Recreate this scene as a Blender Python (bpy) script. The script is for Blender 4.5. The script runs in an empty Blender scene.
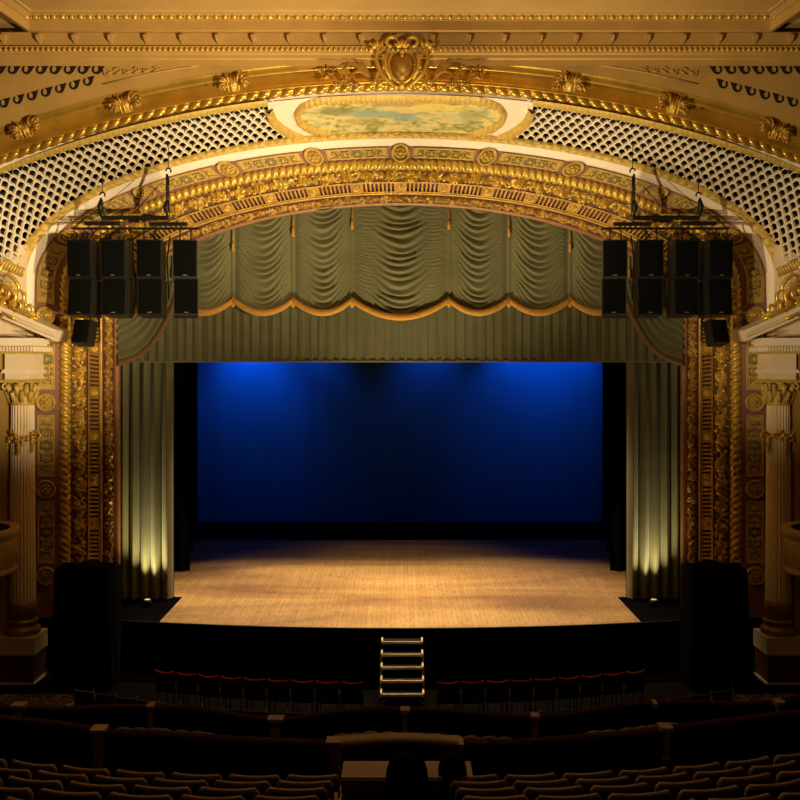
import bpy, math, random
from mathutils import Vector, Matrix, noise
random.seed(7)
SC = bpy.context.scene
COL = SC.collection
PI = math.pi

# ------------------------------------------------------------------ camera, world, light, exposure
F = 977.6          # focal length in pixels of the 800 px frame
D = 26.0           # the camera stands 26 m in front of the curtain line (Y = 0)
H = 6.38           # and 6.38 m above the stage floor (Z = 0)
HOR = 365.0        # picture row of the horizon
cd = bpy.data.cameras.new('camera')
cd.sensor_width = 36; cd.lens = F/800*36; cd.shift_y = (HOR-400)/800.0
cd.clip_end = 200
cam = bpy.data.objects.new('camera', cd); COL.objects.link(cam)
cam.location = (0, -D, H); cam.rotation_euler = (PI/2, 0, 0)
SC.camera = cam

w = bpy.data.worlds.new('world'); SC.world = w; w.use_nodes = True
w.node_tree.nodes['Background'].inputs[0].default_value = (1.0, 0.62, 0.28, 1)
w.node_tree.nodes['Background'].inputs[1].default_value = 0.0012

SC.view_settings.view_transform = 'Standard'
SC.view_settings.look = 'None'
SC.view_settings.exposure = 0.0
SC.view_settings.gamma = 1.0
SC.view_settings.use_curve_mapping = False

def aim(o, target):
    d = Vector(target) - o.location
    o.rotation_euler = d.to_track_quat('-Z', 'Y').to_euler()
def spot(name, loc, target, power, col, angle, blend=0.5, size=0.1):
    l = bpy.data.lights.new(name, 'SPOT'); l.energy = power; l.color = col
    l.spot_size = math.radians(angle); l.spot_blend = blend; l.shadow_soft_size = size
    o = bpy.data.objects.new(name, l); COL.objects.link(o); o.location = loc; aim(o, target); return o
def area(name, loc, target, power, col, sx, sy):
    l = bpy.data.lights.new(name, 'AREA'); l.energy = power; l.color = col
    l.shape = 'RECTANGLE'; l.size = sx; l.size_y = sy
    o = bpy.data.objects.new(name, l); COL.objects.link(o); o.location = loc; aim(o, target); return o
WARM = (1.0, 0.78, 0.44)
spot('balcony_flood', (6.6, -17.0, 5.8), (-7.6, -2.6, 11.8), 15500, WARM, 46, 1.0, 0.08)
spot('balcony_flood', (-6.6, -17.0, 5.8), (7.8, -2.6, 12.0), 7600, WARM, 44, 1.0, 0.08)
spot('box_flood', (2.0, -16.0, 5.4), (-9.4, -2.3, 7.8), 7500, WARM, 27, 1.0, 0.08)
spot('box_flood', (-2.0, -16.0, 5.4), (9.6, -2.3, 7.8), 2400, WARM, 26, 1.0, 0.08)
spot('cove_light', (0.0, -5.4, 1.0), (0, -2.4, 12.4), 5200, (1.0, .80, .46), 86, 1.0, 0.25)
spot('stage_light', (-3.4, 2.2, 9.2), (-2.6, 1.0, 0), 4700, (1.0, .72, .37), 76, .8, .35)
spot('stage_light', (3.4, 2.2, 9.2), (2.8, 1.0, 0), 4200, (1.0, .72, .37), 76, .8, .35)
spot('stage_light', (0.6, 5.0, 9.2), (0, 4.6, 0), 700, (1.0, .66, .30), 70, 1, .4)
for x, p in ((-8.2, 150), (-6.0, 420), (-3.6, 110), (1.2, 110), (4.8, 280), (6.9, 260)):
    spot('border_light', (x, 12.5, 8.2), (x, 13.75, 5.6), p*1.0, (.012, .44, 1.0), 92, 1, .25)
area('house_light', (0, -15, 12.5), (0, -18, 0), 75, (1.0, .62, .25), 8, 3)

# ------------------------------------------------------------------ geometry helpers
def P(px, py, Y):
    """the point of the place seen at picture position px, py, at depth Y"""
    k = (Y+D)/F
    return Vector(((px-400)*k, Y, H-(py-HOR)*k))

class MB:
    def __init__(s): s.v = []; s.f = []; s.m = []
    def vert(s, p): s.v.append((p[0], p[1], p[2])); return len(s.v)-1
    def face(s, ids, m=0): s.f.append(tuple(ids)); s.m.append(m)
    def grid(s, rows, m=0, closeu=False, closev=False):
        n = len(rows); k = len(rows[0])
        b = len(s.v)
        for r in rows:
            for p in r: s.v.append((p[0], p[1], p[2]))
        for i in range(n-1 + (1 if closeu else 0)):
            for j in range(k-1 + (1 if closev else 0)):
                i2 = (i+1) % n; j2 = (j+1) % k
                mm = m(i, j) if callable(m) else m
                s.face((b+i*k+j, b+i*k+j2, b+i2*k+j2, b+i2*k+j), mm)
    def hexa(s, c, m=0):
        """c: eight corners, bottom four then top four"""
        b = len(s.v)
        for p in c: s.v.append((p[0], p[1], p[2]))
        for q in ((0,3,2,1),(4,5,6,7),(0,1,5,4),(1,2,6,5),(2,3,7,6),(3,0,4,7)):
            s.face([b+i for i in q], m)
    def box(s, x0, x1, y0, y1, z0, z1, m=0, mat=None):
        c = [Vector(p) for p in ((x0,y0,z0),(x1,y0,z0),(x1,y1,z0),(x0,y1,z0),(x0,y0,z1),(x1,y0,z1),(x1,y1,z1),(x0,y1,z1))]
        if mat: c = [mat @ p for p in c]
        s.hexa(c, m)
    def pbox(s, px0, px1, py0, py1, Y, depth, m=0):
        """a box whose front face spans the picture rectangle at depth Y and which runs back by depth"""
        a = P(px0, py1, Y); b = P(px1, py0, Y)
        s.box(a.x, b.x, Y, Y+depth, a.z, b.z, m)
    def tube(s, pts, r, n=6, m=0, cap=True, flat=1.0):
        pts = [Vector(p) for p in pts]
        k = len(pts)
        if not isinstance(r, (list, tuple)): r = [r]*k
        up = None; rings = []
        for i, p in enumerate(pts):
            t = (pts[min(i+1, k-1)] - pts[max(i-1, 0)])
            if t.length < 1e-9: t = Vector((0,0,1))
            t.normalize()
            a = Vector((0,1,0)); a = a - t*a.dot(t)
            if a.length < .15: a = Vector((1,0,0)) - t*t.x
            a.normalize(); c = t.cross(a)
            rings.append([p + (c*math.cos(2*PI*j/n) + a*math.sin(2*PI*j/n)*flat)*r[i] for j in range(n)])
        b = len(s.v); s.grid(rings, m, closev=True)
        if cap:
            s.face(list(range(b, b+n))[::-1], m); s.face([b+(k-1)*n+j for j in range(n)], m)
    def lathe(s, prof, n=24, m=0, mat=None, cap=True):
        """prof: (radius, z)"""
        rows = []
        for r, z in prof:
            row = [Vector((r*math.cos(2*PI*j/n), r*math.sin(2*PI*j/n), z)) for j in range(n)]
            rows.append([mat @ p for p in row] if mat else row)
        b = len(s.v); s.grid(rows, m, closev=True)
        if cap:
            s.face(list(range(b, b+n))[::-1], m); s.face([b+(len(prof)-1)*n+j for j in range(n)], m)
    def blob(s, c, rx, ry, rz, n=8, m=0, rot=None):
        rows = []
        R = rot or Matrix.Identity(3)
        for i in range(1, n):
            a = PI*i/n
            rows.append([Vector(c) + R @ Vector((rx*math.sin(a)*math.cos(2*PI*j/(n+2)), ry*math.sin(a)*math.sin(2*PI*j/(n+2)), rz*math.cos(a))) for j in range(n+2)])
        b = len(s.v); s.grid(rows, m, closev=True)
        k = n+2
        s.face([b+j for j in range(k)][::-1], m); s.face([b+(n-2)*k+j for j in range(k)], m)
    def build(s, name, mats, parent=None, smooth=True):
        me = bpy.data.meshes.new(name); me.from_pydata(s.v, [], s.f)
        if not isinstance(mats, (list, tuple)): mats = [mats]
        for mt in mats: me.materials.append(mt)
        if len(mats) > 1: me.polygons.foreach_set('material_index', s.m)
        if smooth: me.polygons.foreach_set('use_smooth', [True]*len(me.polygons))
        me.validate(); me.update()
        o = bpy.data.objects.new(name, me); COL.objects.link(o)
        if parent:
            o.parent = parent
            o.matrix_parent_inverse = Matrix.Translation(parent.location).inverted() if parent.get('_w') else Matrix.Identity(4)
        return o

def thing(name, label, cat, loc=(0,0,0), group=None, rot=(0,0,0), local=False):
    """an Empty at the thing's base; its parts are built in world coordinates unless local"""
    o = bpy.data.objects.new(name, None); COL.objects.link(o)
    o.empty_display_size = .2
    o.location = loc; o.rotation_euler = rot
    o['label'] = label; o['category'] = cat
    if group: o['group'] = group
    if not local: o['_w'] = 1
    return o
def tag(o, label, cat, group=None, kind=None):
    o['label'] = label; o['category'] = cat
    if group: o['group'] = group
    if kind: o['kind'] = kind
    return o
def struct(o): o['kind'] = 'structure'; return o
def copy_tree(o, parent=None):
    c = o.copy(); COL.objects.link(c)
    if parent: c.parent = parent
    for ch in [q for q in bpy.data.objects if q.parent == o]: copy_tree(ch, c)
    return c

# ------------------------------------------------------------------ materials
def mat(name, col, rough=.6, metal=0.0, bump=0.0, bscale=40, var=0.0, vscale=3.0, col2=None, spec=None, sheen=0):
    m = bpy.data.materials.new(name); m.use_nodes = True
    nt = m.node_tree; b = nt.nodes['Principled BSDF']
    b.inputs['Base Color'].default_value = (*col, 1); b.inputs['Roughness'].default_value = rough
    b.inputs['Metallic'].default_value = metal
    if spec is not None: b.inputs['Specular IOR Level'].default_value = spec
    if sheen: b.inputs['Sheen Weight'].default_value = sheen
    tc = nt.nodes.new('ShaderNodeTexCoord')
    if var or col2:
        n = nt.nodes.new('ShaderNodeTexNoise'); n.inputs['Scale'].default_value = vscale; n.inputs['Detail'].default_value = 6
        nt.links.new(tc.outputs['Object'], n.inputs['Vector'])
        r = nt.nodes.new('ShaderNodeValToRGB')
        c2 = col2 or tuple(c*(1-var) for c in col)
        r.color_ramp.elements[0].position = .38; r.color_ramp.elements[0].color = (*c2, 1)
        r.color_ramp.elements[1].position = .62; r.color_ramp.elements[1].color = (*col, 1)
        nt.links.new(n.outputs['Fac'], r.inputs['Fac']); nt.links.new(r.outputs['Color'], b.inputs['Base Color'])
    if bump:
        n = nt.nodes.new('ShaderNodeTexNoise'); n.inputs['Scale'].default_value = bscale; n.inputs['Detail'].default_value = 4
        nt.links.new(tc.outputs['Object'], n.inputs['Vector'])
        bp = nt.nodes.new('ShaderNodeBump'); bp.inputs['Strength'].default_value = bump; bp.inputs['Distance'].default_value = .03
        nt.links.new(n.outputs['Fac'], bp.inputs['Height']); nt.links.new(bp.outputs['Normal'], b.inputs['Normal'])
    return m
M = {}
M['gold'] = mat('gold_leaf', (.72,.45,.075), .38, .45, .25, 25, .25, 5)
M['gold_bright'] = mat('bright_gold', (.86,.55,.09), .30, .55, .15, 30, .15, 6)
M['gold_matte'] = mat('matte_gold_paint', (.66,.44,.10), .55, .15, .3, 40, .2, 8)
M['gold_dark'] = mat('antique_gold', (.50,.27,.045), .42, .4, .4, 30, .35, 6)
M['cove'] = mat('cove_gold', (.60,.34,.045), .30, .55, .12, 18, .25, 2)
M['cream'] = mat('cream_plaster', (.84,.68,.45), .6, 0, .08, 30, .06, 2)
M['white'] = mat('ivory_paint', (.88,.76,.62), .6, 0, .05, 30, .05, 2)
M['cornice'] = mat('ochre_plaster', (.50,.30,.085), .6, 0, .08, 20, .1, 2)
M['ceil'] = mat('ceiling_plaster', (.50,.30,.09), .7, 0, .05, 10, .1, 1)
M['mauve'] = mat('mauve_paint', (.31,.14,.10), .6, 0, .05, 30, .12, 3)
M['brown'] = mat('brown_gilt_edge', (.34,.15,.045), .5, .1, .1, 30, .2, 4)
M['teal'] = mat('dull_green_ground', (.21,.19,.09), .7, 0, .1, 30, .2, 6)
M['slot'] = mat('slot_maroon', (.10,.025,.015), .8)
M['lattice'] = mat('lattice_plaster', (.86,.74,.56), .6, 0, .05, 30, .06, 3)
M['recess'] = mat('umber_shade_ground', (.13,.06,.015), .7)
M['void'] = mat('void_black', (.004,.003,.003), .9)
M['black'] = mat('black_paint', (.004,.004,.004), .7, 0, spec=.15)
M['blackcloth'] = mat('black_serge', (.004,.004,.004), .95, 0, 0, spec=0.05)
M['steel'] = mat('dark_steel', (.008,.007,.006), .5, .2)
M['spk_edge'] = mat('cabinet_edge', (.014,.012,.010), .45)
M['badge'] = mat('pale_badge', (.16,.16,.13), .5)
M['velvet'] = mat('olive_velvet', (.155,.145,.058), .75, 0, .15, 60, .15, 1.5, sheen=.3)
M['velvet2'] = mat('olive_velvet_dark', (.135,.125,.050), .75, 0, .15, 60, .15, 1.5, sheen=.3)
M['fringe'] = mat('gold_fringe', (.62,.30,.04), .6, .1, .5, 90, .2, 20)
M['swagtrim'] = mat('bronze_trim', (.16,.075,.02), .6, .1, .4, 60, .2, 9)
M['seat'] = mat('seat_fabric', (.10,.062,.028), .7, 0, .1, 60, .2, 4)
M['seatrim'] = mat('seat_lit_rim', (.34,.20,.085), .5)  # paler than the fabric: light on the top edge put into the colour
M['wood'] = mat('box_wood', (.34,.20,.075), .45, 0, .1, 20, .2, 4)
M['red'] = mat('red_velvet', (.60,.02,.012), .7, 0, .2, 60, .2, 4)
M['wine'] = mat('wine_velvet', (.035,.003,.003), .8, 0, .2, 60, .2, 4, spec=.1)
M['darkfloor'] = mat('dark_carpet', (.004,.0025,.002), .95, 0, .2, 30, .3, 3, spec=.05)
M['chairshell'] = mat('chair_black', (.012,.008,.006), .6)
M['chrome'] = mat('pale_metal', (.30,.28,.24), .4, .6)
M['drop'] = mat('cyclorama_cloth', (.006,.12,.62), .85, 0, .05, 3, .05, .8)
M['deckshade'] = mat('shade_black_deck', (.002,.002,.003), .6, spec=.02)  # near-black stands in for shade on the apron beside the planks
M['lens'] = mat('lamp_glass', (.9,.9,.85), .1)

def carpet():
    m = mat('patterned_carpet', (.02,.012,.01), .95)
    nt = m.node_tree; b = nt.nodes['Principled BSDF']
    tc = nt.nodes.new('ShaderNodeTexCoord'); v = nt.nodes.new('ShaderNodeTexVoronoi'); v.inputs['Scale'].default_value = 4.5
    v.feature = 'DISTANCE_TO_EDGE'
    r = nt.nodes.new('ShaderNodeValToRGB'); r.color_ramp.elements[0].position = .04; r.color_ramp.elements[0].color = (.22,.14,.06,1)
    r.color_ramp.elements[1].position = .12; r.color_ramp.elements[1].color = (.03,.012,.012,1)
    nt.links.new(tc.outputs['Object'], v.inputs['Vector']); nt.links.new(v.outputs['Distance'], r.inputs['Fac']); nt.links.new(r.outputs['Color'], b.inputs['Base Color'])
    return m
M['carpet'] = carpet()

def stagewood():
    m = bpy.data.materials.new('stage_planks'); m.use_nodes = True; nt = m.node_tree; b = nt.nodes['Principled BSDF']
    b.inputs['Roughness'].default_value = .5
    tc = nt.nodes.new('ShaderNodeTexCoord'); mp = nt.nodes.new('ShaderNodeMapping'); mp.inputs['Rotation'].default_value[2] = PI/2
    br = nt.nodes.new('ShaderNodeTexBrick'); br.inputs['Scale'].default_value = 1
    br.inputs['Brick Width'].default_value = 2.4; br.inputs['Row Height'].default_value = .12; br.inputs['Mortar Size'].default_value = .004
    br.inputs['Color1'].default_value = (.62,.41,.18,1); br.inputs['Color2'].default_value = (.54,.34,.14,1); br.inputs['Mortar'].default_value = (.30,.18,.08,1)
    n = nt.nodes.new('ShaderNodeTexNoise'); n.inputs['Scale'].default_value = .35; n.inputs['Detail'].default_value = 5; n.inputs['Distortion'].default_value = .7
    sx = nt.nodes.new('ShaderNodeMapping'); sx.inputs['Scale'].default_value = (.35, 1.3, 1)
    r = nt.nodes.new('ShaderNodeValToRGB'); r.color_ramp.elements[0].position = .36; r.color_ramp.elements[0].color = (.34,.24,.24,1)  # large purplish patches: mottled stage shade painted into the planks
    r.color_ramp.elements[1].position = .6; r.color_ramp.elements[1].color = (1,1,1,1)
    mx = nt.nodes.new('ShaderNodeMix'); mx.data_type = 'RGBA'; mx.blend_type = 'MULTIPLY'; mx.inputs['Factor'].default_value = .8
    sp = nt.nodes.new('ShaderNodeTexNoise'); sp.inputs['Scale'].default_value = 14; sp.inputs['Detail'].default_value = 3
    sm = nt.nodes.new('ShaderNodeMapping'); sm.inputs['Scale'].default_value = (1, .22, 1)
    r2 = nt.nodes.new('ShaderNodeValToRGB'); r2.color_ramp.elements[0].position = .30; r2.color_ramp.elements[0].color = (.55,.45,.35,1)
    r2.color_ramp.elements[1].position = .46; r2.color_ramp.elements[1].color = (1,1,1,1)
    m2 = nt.nodes.new('ShaderNodeMix'); m2.data_type = 'RGBA'; m2.blend_type = 'MULTIPLY'; m2.inputs['Factor'].default_value = .8
    L = nt.links.new
    L(tc.outputs['Object'], mp.inputs['Vector']); L(mp.outputs['Vector'], br.inputs['Vector'])
    L(tc.outputs['Object'], sx.inputs['Vector']); L(sx.outputs['Vector'], n.inputs['Vector']); L(n.outputs['Fac'], r.inputs['Fac'])
    L(tc.outputs['Object'], sm.inputs['Vector']); L(sm.outputs['Vector'], sp.inputs['Vector']); L(sp.outputs['Fac'], r2.inputs['Fac'])
    L(br.outputs['Color'], mx.inputs[6]); L(r.outputs['Color'], mx.inputs[7])
    L(mx.outputs[2], m2.inputs[6]); L(r2.outputs['Color'], m2.inputs[7]); L(m2.outputs[2], b.inputs['Base Color'])
    return m
M['stage'] = stagewood()

def painting():
    """a soft landscape: warm sky, green hills and a few loose colour masses, in metres of the cloth"""
    m = bpy.data.materials.new('mural_paint'); m.use_nodes = True; nt = m.node_tree; b = nt.nodes['Principled BSDF']
    b.inputs['Roughness'].default_value = .6; L = nt.links.new
    tc = nt.nodes.new('ShaderNodeTexCoord')
    n = nt.nodes.new('ShaderNodeTexNoise'); n.inputs['Scale'].default_value = 2.8; n.inputs['Detail'].default_value = 8; n.inputs['Distortion'].default_value = 1.2
    L(tc.outputs['Object'], n.inputs['Vector'])
    r = nt.nodes.new('ShaderNodeValToRGB'); e = r.color_ramp.elements
    e[0].position = .30; e[0].color = (.22,.20,.05,1); e[1].position = .72; e[1].color = (.74,.58,.22,1)
    for p, c in ((.40,(.34,.33,.10)), (.48,(.55,.50,.20)), (.56,(.70,.60,.28)), (.64,(.74,.53,.14))):
        q = e.new(p); q.color = (*c, 1)
    L(n.outputs['Fac'], r.inputs['Fac'])
    last = r.outputs['Color']
    def patch(cx, cy, sx, sy, col, amt, last):
        mp = nt.nodes.new('ShaderNodeMapping'); mp.vector_type = 'POINT'
        mp.inputs['Location'].default_value = (-cx/sx, -cy/sy, 0); mp.inputs['Scale'].default_value = (1/sx, 1/sy, 0)
        wn = nt.nodes.new('ShaderNodeTexNoise'); wn.inputs['Scale'].default_value = 2.2; wn.inputs['Detail'].default_value = 4
        L(tc.outputs['Object'], wn.inputs['Vector'])
        ad = nt.nodes.new('ShaderNodeVectorMath'); ad.operation = 'ADD'
        ml = nt.nodes.new('ShaderNodeVectorMath'); ml.operation = 'MULTIPLY_ADD'; ml.inputs[1].default_value = (1.6,1.6,0); ml.inputs[2].default_value = (-.8,-.8,0)
        L(wn.outputs['Color'], ml.inputs[0]); L(tc.outputs['Object'], mp.inputs['Vector'])
        L(mp.outputs['Vector'], ad.inputs[0]); L(ml.outputs['Vector'], ad.inputs[1])
        ln = nt.nodes.new('ShaderNodeVectorMath'); ln.operation = 'LENGTH'; L(ad.outputs['Vector'], ln.inputs[0])
        rr = nt.nodes.new('ShaderNodeMapRange'); rr.inputs['From Min'].default_value = .75; rr.inputs['From Max'].default_value = 1.15
        rr.inputs['To Min'].default_value = amt; rr.inputs['To Max'].default_value = 0
        L(ln.outputs['Value'], rr.inputs['Value'])
        mx = nt.nodes.new('ShaderNodeMix'); mx.data_type = 'RGBA'; mx.inputs[7].default_value = (*col, 1)
        L(rr.outputs['Result'], mx.inputs['Factor']); L(last, mx.inputs[6]); return mx.outputs[2]
    for a in PATCHES: last = patch(*a, last)
    L(last, b.inputs['Base Color'])
    return m
PATCHES = [(-.55,-2.75,.85,.30,(.25,.36,.30),.8), (.15,-2.45,.45,.22,(.30,.38,.30),.75), (-1.5,-3.1,.5,.30,(.22,.21,.07),.8),
           (.75,-3.25,.8,.25,(.78,.60,.10),.7), (1.35,-2.6,.4,.35,(.60,.52,.28),.8), (-.2,-3.5,.7,.18,(.36,.22,.08),.6),
           (1.75,-2.9,.35,.4,(.30,.30,.12),.6), (-1.0,-2.3,.5,.2,(.55,.38,.12),.6), (.1,-3.0,.18,.18,(.70,.48,.26),.8)]

# ------------------------------------------------------------------ the arch: rings in the picture, each at its own depth
class Ring:
    def __init__(s, a, yc, y0, Y, ybot=618): s.a, s.yc, s.y0, s.Y, s.yb = a, yc, y0, Y, ybot
    def at(s, t):
        """t in -2..2: legs for |t|>1, half ellipse between"""
        if abs(t) > 1:
            g = abs(t)-1; k = s.y0-277
            return P(400.5+math.copysign(s.a, t), 277+(s.yb-277)*g+k*math.exp(-6*g)*(1-g), s.Y)
        an = t*PI/2
        return P(400.5+s.a*math.sin(an), s.y0-(s.y0-s.yc)*math.cos(an), s.Y)
class Band:
    """surface between two rings, addressed by metres from the crown (s), 0..1 across (v) and height (h)"""
    def __init__(s, r0, r1, n=1400, tmax=2.0):
        s.r0, s.r1 = r0, r1
        ts = [-tmax+2*tmax*i/n for i in range(n+1)]
        mid = [(r0.at(t)+r1.at(t))/2 for t in ts]
        c = [0]
        for i in range(n): c.append(c[-1]+(mid[i+1]-mid[i]).length)
        L = c[-1]; s.half = L/2
        s.ts = ts; s.c = [q-L/2 for q in c]
        s.width = (r0.at(0)-r1.at(0)).length
    def t(s, x):
        x = max(-s.half, min(s.half, x))
        lo, hi = 0, len(s.c)-1
        while hi-lo > 1:
            m = (lo+hi)//2
            if s.c[m] <= x: lo = m
            else: hi = m
        f = (x-s.c[lo])/max(1e-9, s.c[hi]-s.c[lo])
        return s.ts[lo]+(s.ts[hi]-s.ts[lo])*f
    def base(s, x):
        t = s.t(x); return s.r0.at(t), s.r1.at(t)
    def frame(s, x):
        a, b = s.base(x); a1, b1 = s.base(x+.03); a0, b0 = s.base(x-.03)
        T = (a1+b1-a0-b0).normalized(); V = (b-a); wd = V.length; V = V.normalized()
        N = T.cross(V).normalized()
        cen = (a+b)/2
        if N.dot(cam.location-cen) < 0: N = -N
        return a, b, T, V, N, wd
    def pt(s, x, v, h=0.0):
        a, b, T, V, N, wd = s.frame(x); return a+(b-a)*v+N*h
def sheet(mb, band, s0, s1, ns, vs, hf, m=0):
    rows = []
    for i in range(ns+1):
        x = s0+(s1-s0)*i/ns
        a, b, T, V, N, wd = band.frame(x)
        rows.append([a+(b-a)*v+N*hf(x, v) for v in vs])
    mb.grid(rows, m)
def relief(mb, band, s0, s1, ns, vs, hf, thr):
    """as sheet, with a darker painted ground (slot 1) that deepens the shade wherever the carving lies low"""
    rows = []; hs = []
    for i in range(ns+1):
        x = s0+(s1-s0)*i/ns
        a, b, T, V, N, wd = band.frame(x); hh = [hf(x, v) for v in vs]; hs.append(hh)
        rows.append([a+(b-a)*v+N*h for v, h in zip(vs, hh)])
    mb.grid(rows, lambda i, j: 1 if (hs[i][j]+hs[i+1][j+1])/2 < thr else 0)  # dark ground follows the height, painting extra shade into the hollows
def lin(n, a=0., b=1.): return [a+(b-a)*i/n for i in range(n+1)]

YB = 618
R0 = Ring(280, 205, 325, 0.0, YB);  R1 = Ring(286, 203, 322, -.12, YB)
R2 = Ring(298, 194.5, 315, -.35, YB); R2b = Ring(301, 192, 312, -.37, YB)
R3 = Ring(313, 181, 303, -.65, YB)
R4 = Ring(330, 168.5, 292, -.95, YB); R5 = Ring(341, 160, 286, -1.1, YB)
R6 = Ring(345, 158, 285, -1.12, YB); R7 = Ring(366, 146, 281, -1.22, YB)
R8 = Ring(374, 138.5, 277, -1.42, YB); R9 = Ring(387, 131, 279, -1.5, YB)

arch = thing('proscenium_arch', 'gilded proscenium arch of leaf, slot and rope bands framing the stage', 'proscenium arch', (0,0,0))

def smooth_noise(x, y, z=0): return noise.noise(Vector((x, y, z)))
def acanthus(period, amp, seed=0, edge=True):
    def f(s, v):
        u = s/period; y = v-.5
        k = math.floor(u); x = u-k-.5
        sgn = 1 if k % 2 == 0 else -1
        yc = .20*math.sin(PI*u)*1.0
        h = .45*math.exp(-((y-yc)/.07)**2)
        # flower in the hollow of each wave
        dx, dy = x*period/.42, (y+sgn*.14)
        r = math.hypot(dx*.62, dy); th = math.atan2(dy, dx*.62)
        h += max(0, 1-(r/.25)**2)*(.75+.35*math.cos(5*th+seed))
        # curling leaf lobes
        q = abs(math.sin(2*PI*(u*2+y*1.1*sgn+seed)))
        h += .6*q*max(0, 1-abs(y)/.46)*(0.6+.4*math.sin(9*y+7*u))
        h += .35*smooth_noise(s*11, v*5+seed)
        if edge: h *= min(1, (0.5-abs(y))/.07)
        return amp*max(-.1, h)
    return f

# inner plain moulding
b01 = Band(R0, R1)
mb = MB(); sheet(mb, b01, -b01.half, b01.half, 300, [0,.25,.5,.75,1], lambda s, v: .05*math.sin(PI*v)); mb.build('inner_moulding', M['brown'], arch)
# reveal behind the opening
mb = MB(); Rr = Ring(280, 205, 325, .45, YB)
bb = Band(Rr, R0); sheet(mb, bb, -bb.half, bb.half, 200, [0, 1], lambda s, v: 0); mb.build('reveal', M['brown'], arch)
b12 = Band(R1, R2)
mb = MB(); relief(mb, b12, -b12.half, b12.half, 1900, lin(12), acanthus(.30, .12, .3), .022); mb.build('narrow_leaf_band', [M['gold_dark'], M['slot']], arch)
mb = MB(); bb = Band(R2, R2b); sheet(mb, bb, -bb.half, bb.half, 400, lin(4), lambda s, v: .05*math.sin(PI*v)); mb.build('bead_moulding', M['gold'], arch)
# slotted band
b23 = Band(R2b, R3)
mb = MB(); sheet(mb, b23, -b23.half, b23.half, 400, [0, 1], lambda s, v: -.05); mb.build('slot_ground', M['slot'], arch)
mb = MB(); UN = 1.14
def bar(x0, x1, v0, v1, h0=-.05, h1=.02, m=0, band=b23):
    c = [band.pt(x0, v0, h0), band.pt(x1, v0, h0), band.pt(x1, v1, h0), band.pt(x0, v1, h0),
         band.pt(x0, v0, h1), band.pt(x1, v0, h1), band.pt(x1, v1, h1), band.pt(x0, v1, h1)]
    mb.hexa(c, m)
k0 = int(b23.half/UN)+1
slot_ros = []
for k in range(-k0, k0+1):
    c = k*UN+UN/2
    for i in range(9):
        x = c-.43+i*.1075
        if abs(x) < b23.half-.05: bar(x-.022, x+.022, .14, .86)
    x = k*UN
    if abs(x) < b23.half-.15: bar(x-.11, x+.11, .12, .88); slot_ros.append(x)
for v0, v1 in ((0, .13), (.87, 1)):
    sheet(mb, b23, -b23.half, b23.half, 400, [v0, v0, v1, v1], lambda s, v: .03)
mb.build('slot_bars', M['gold_dark'], arch, smooth=False)
def disc_frame(band, x, v=.5):
    a, b, T, V, N, wd = band.frame(x); c = a+(b-a)*v
    m = Matrix((( T.x, V.x, N.x, c.x), (T.y, V.y, N.y, c.y), (T.z, V.z, N.z, c.z), (0,0,0,1)))
    return m
def rosette_mesh(mb, R, mt, petals=8, h=.05):
    prof = [(R, 0), (R, h*.7), (R*.88, h), (R*.78, h*.45), (R*.66, h*.3)]
    mb.lathe(prof, 28, 0, mt, cap=False)
    rows = []
    for r, hh in ((.66,.3), (.55,.75), (.40,.95), (.28,.4), (.22,.8), (.12,1.25), (.01,1.3)):
        rows.append([mt @ Vector((R*r*math.cos(2*PI*j/32), R*r*math.sin(2*PI*j/32), h*hh*(1+(.35*math.cos(petals*2*PI*j/32) if .25 < r < .6 else 0)))) for j in range(32)])
    mb.grid(rows, 0, closev=True)
for x in slot_ros:
    mb = MB(); rosette_mesh(mb, .085, disc_frame(b23, x) @ Matrix.Translation((0,0,.02)), 5, .04); mb.build('rosette', M['gold'], arch)
# wide acanthus band
b34 = Band(R3, R4)
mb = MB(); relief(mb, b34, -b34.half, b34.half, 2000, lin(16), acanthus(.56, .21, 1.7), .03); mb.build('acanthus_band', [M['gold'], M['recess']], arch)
# rope
b45 = Band(R4, R5)
def rope(band, rad, pitch, ns, mb, nr=12, lobes=2, s0=None, s1=None, depth=.22, v=.5, lift=0):
    s0 = -band.half if s0 is None else s0; s1 = band.half if s1 is None else s1
    rows = []
    for i in range(ns+1):
        x = s0+(s1-s0)*i/ns
        a, b, T, V, N, wd = band.frame(x); c = a+(b-a)*v+N*lift
        row = []
        for j in range(nr):
            an = 2*PI*j/nr
            q = (an*lobes/(2*PI) + (x if x < 0 else -x)/pitch) % 1.0
            r = rad*(1-depth+depth*math.sqrt(max(0, math.sin(PI*q)))*1.4)
            row.append(c+(V*math.cos(an)+N*math.sin(an))*r)
        rows.append(row)
    mb.grid(rows, 0, closev=True)
mb = MB(); rope(b45, .135, .18, 2600, mb, depth=.36); mb.build('rope_moulding', M['gold'], arch)
mb = MB(); sheet(mb, b45, -b45.half, b45.half, 300, [-.25, 1.25], lambda s, v: -.03); mb.build('rope_ground', M['gold_dark'], arch)
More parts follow.
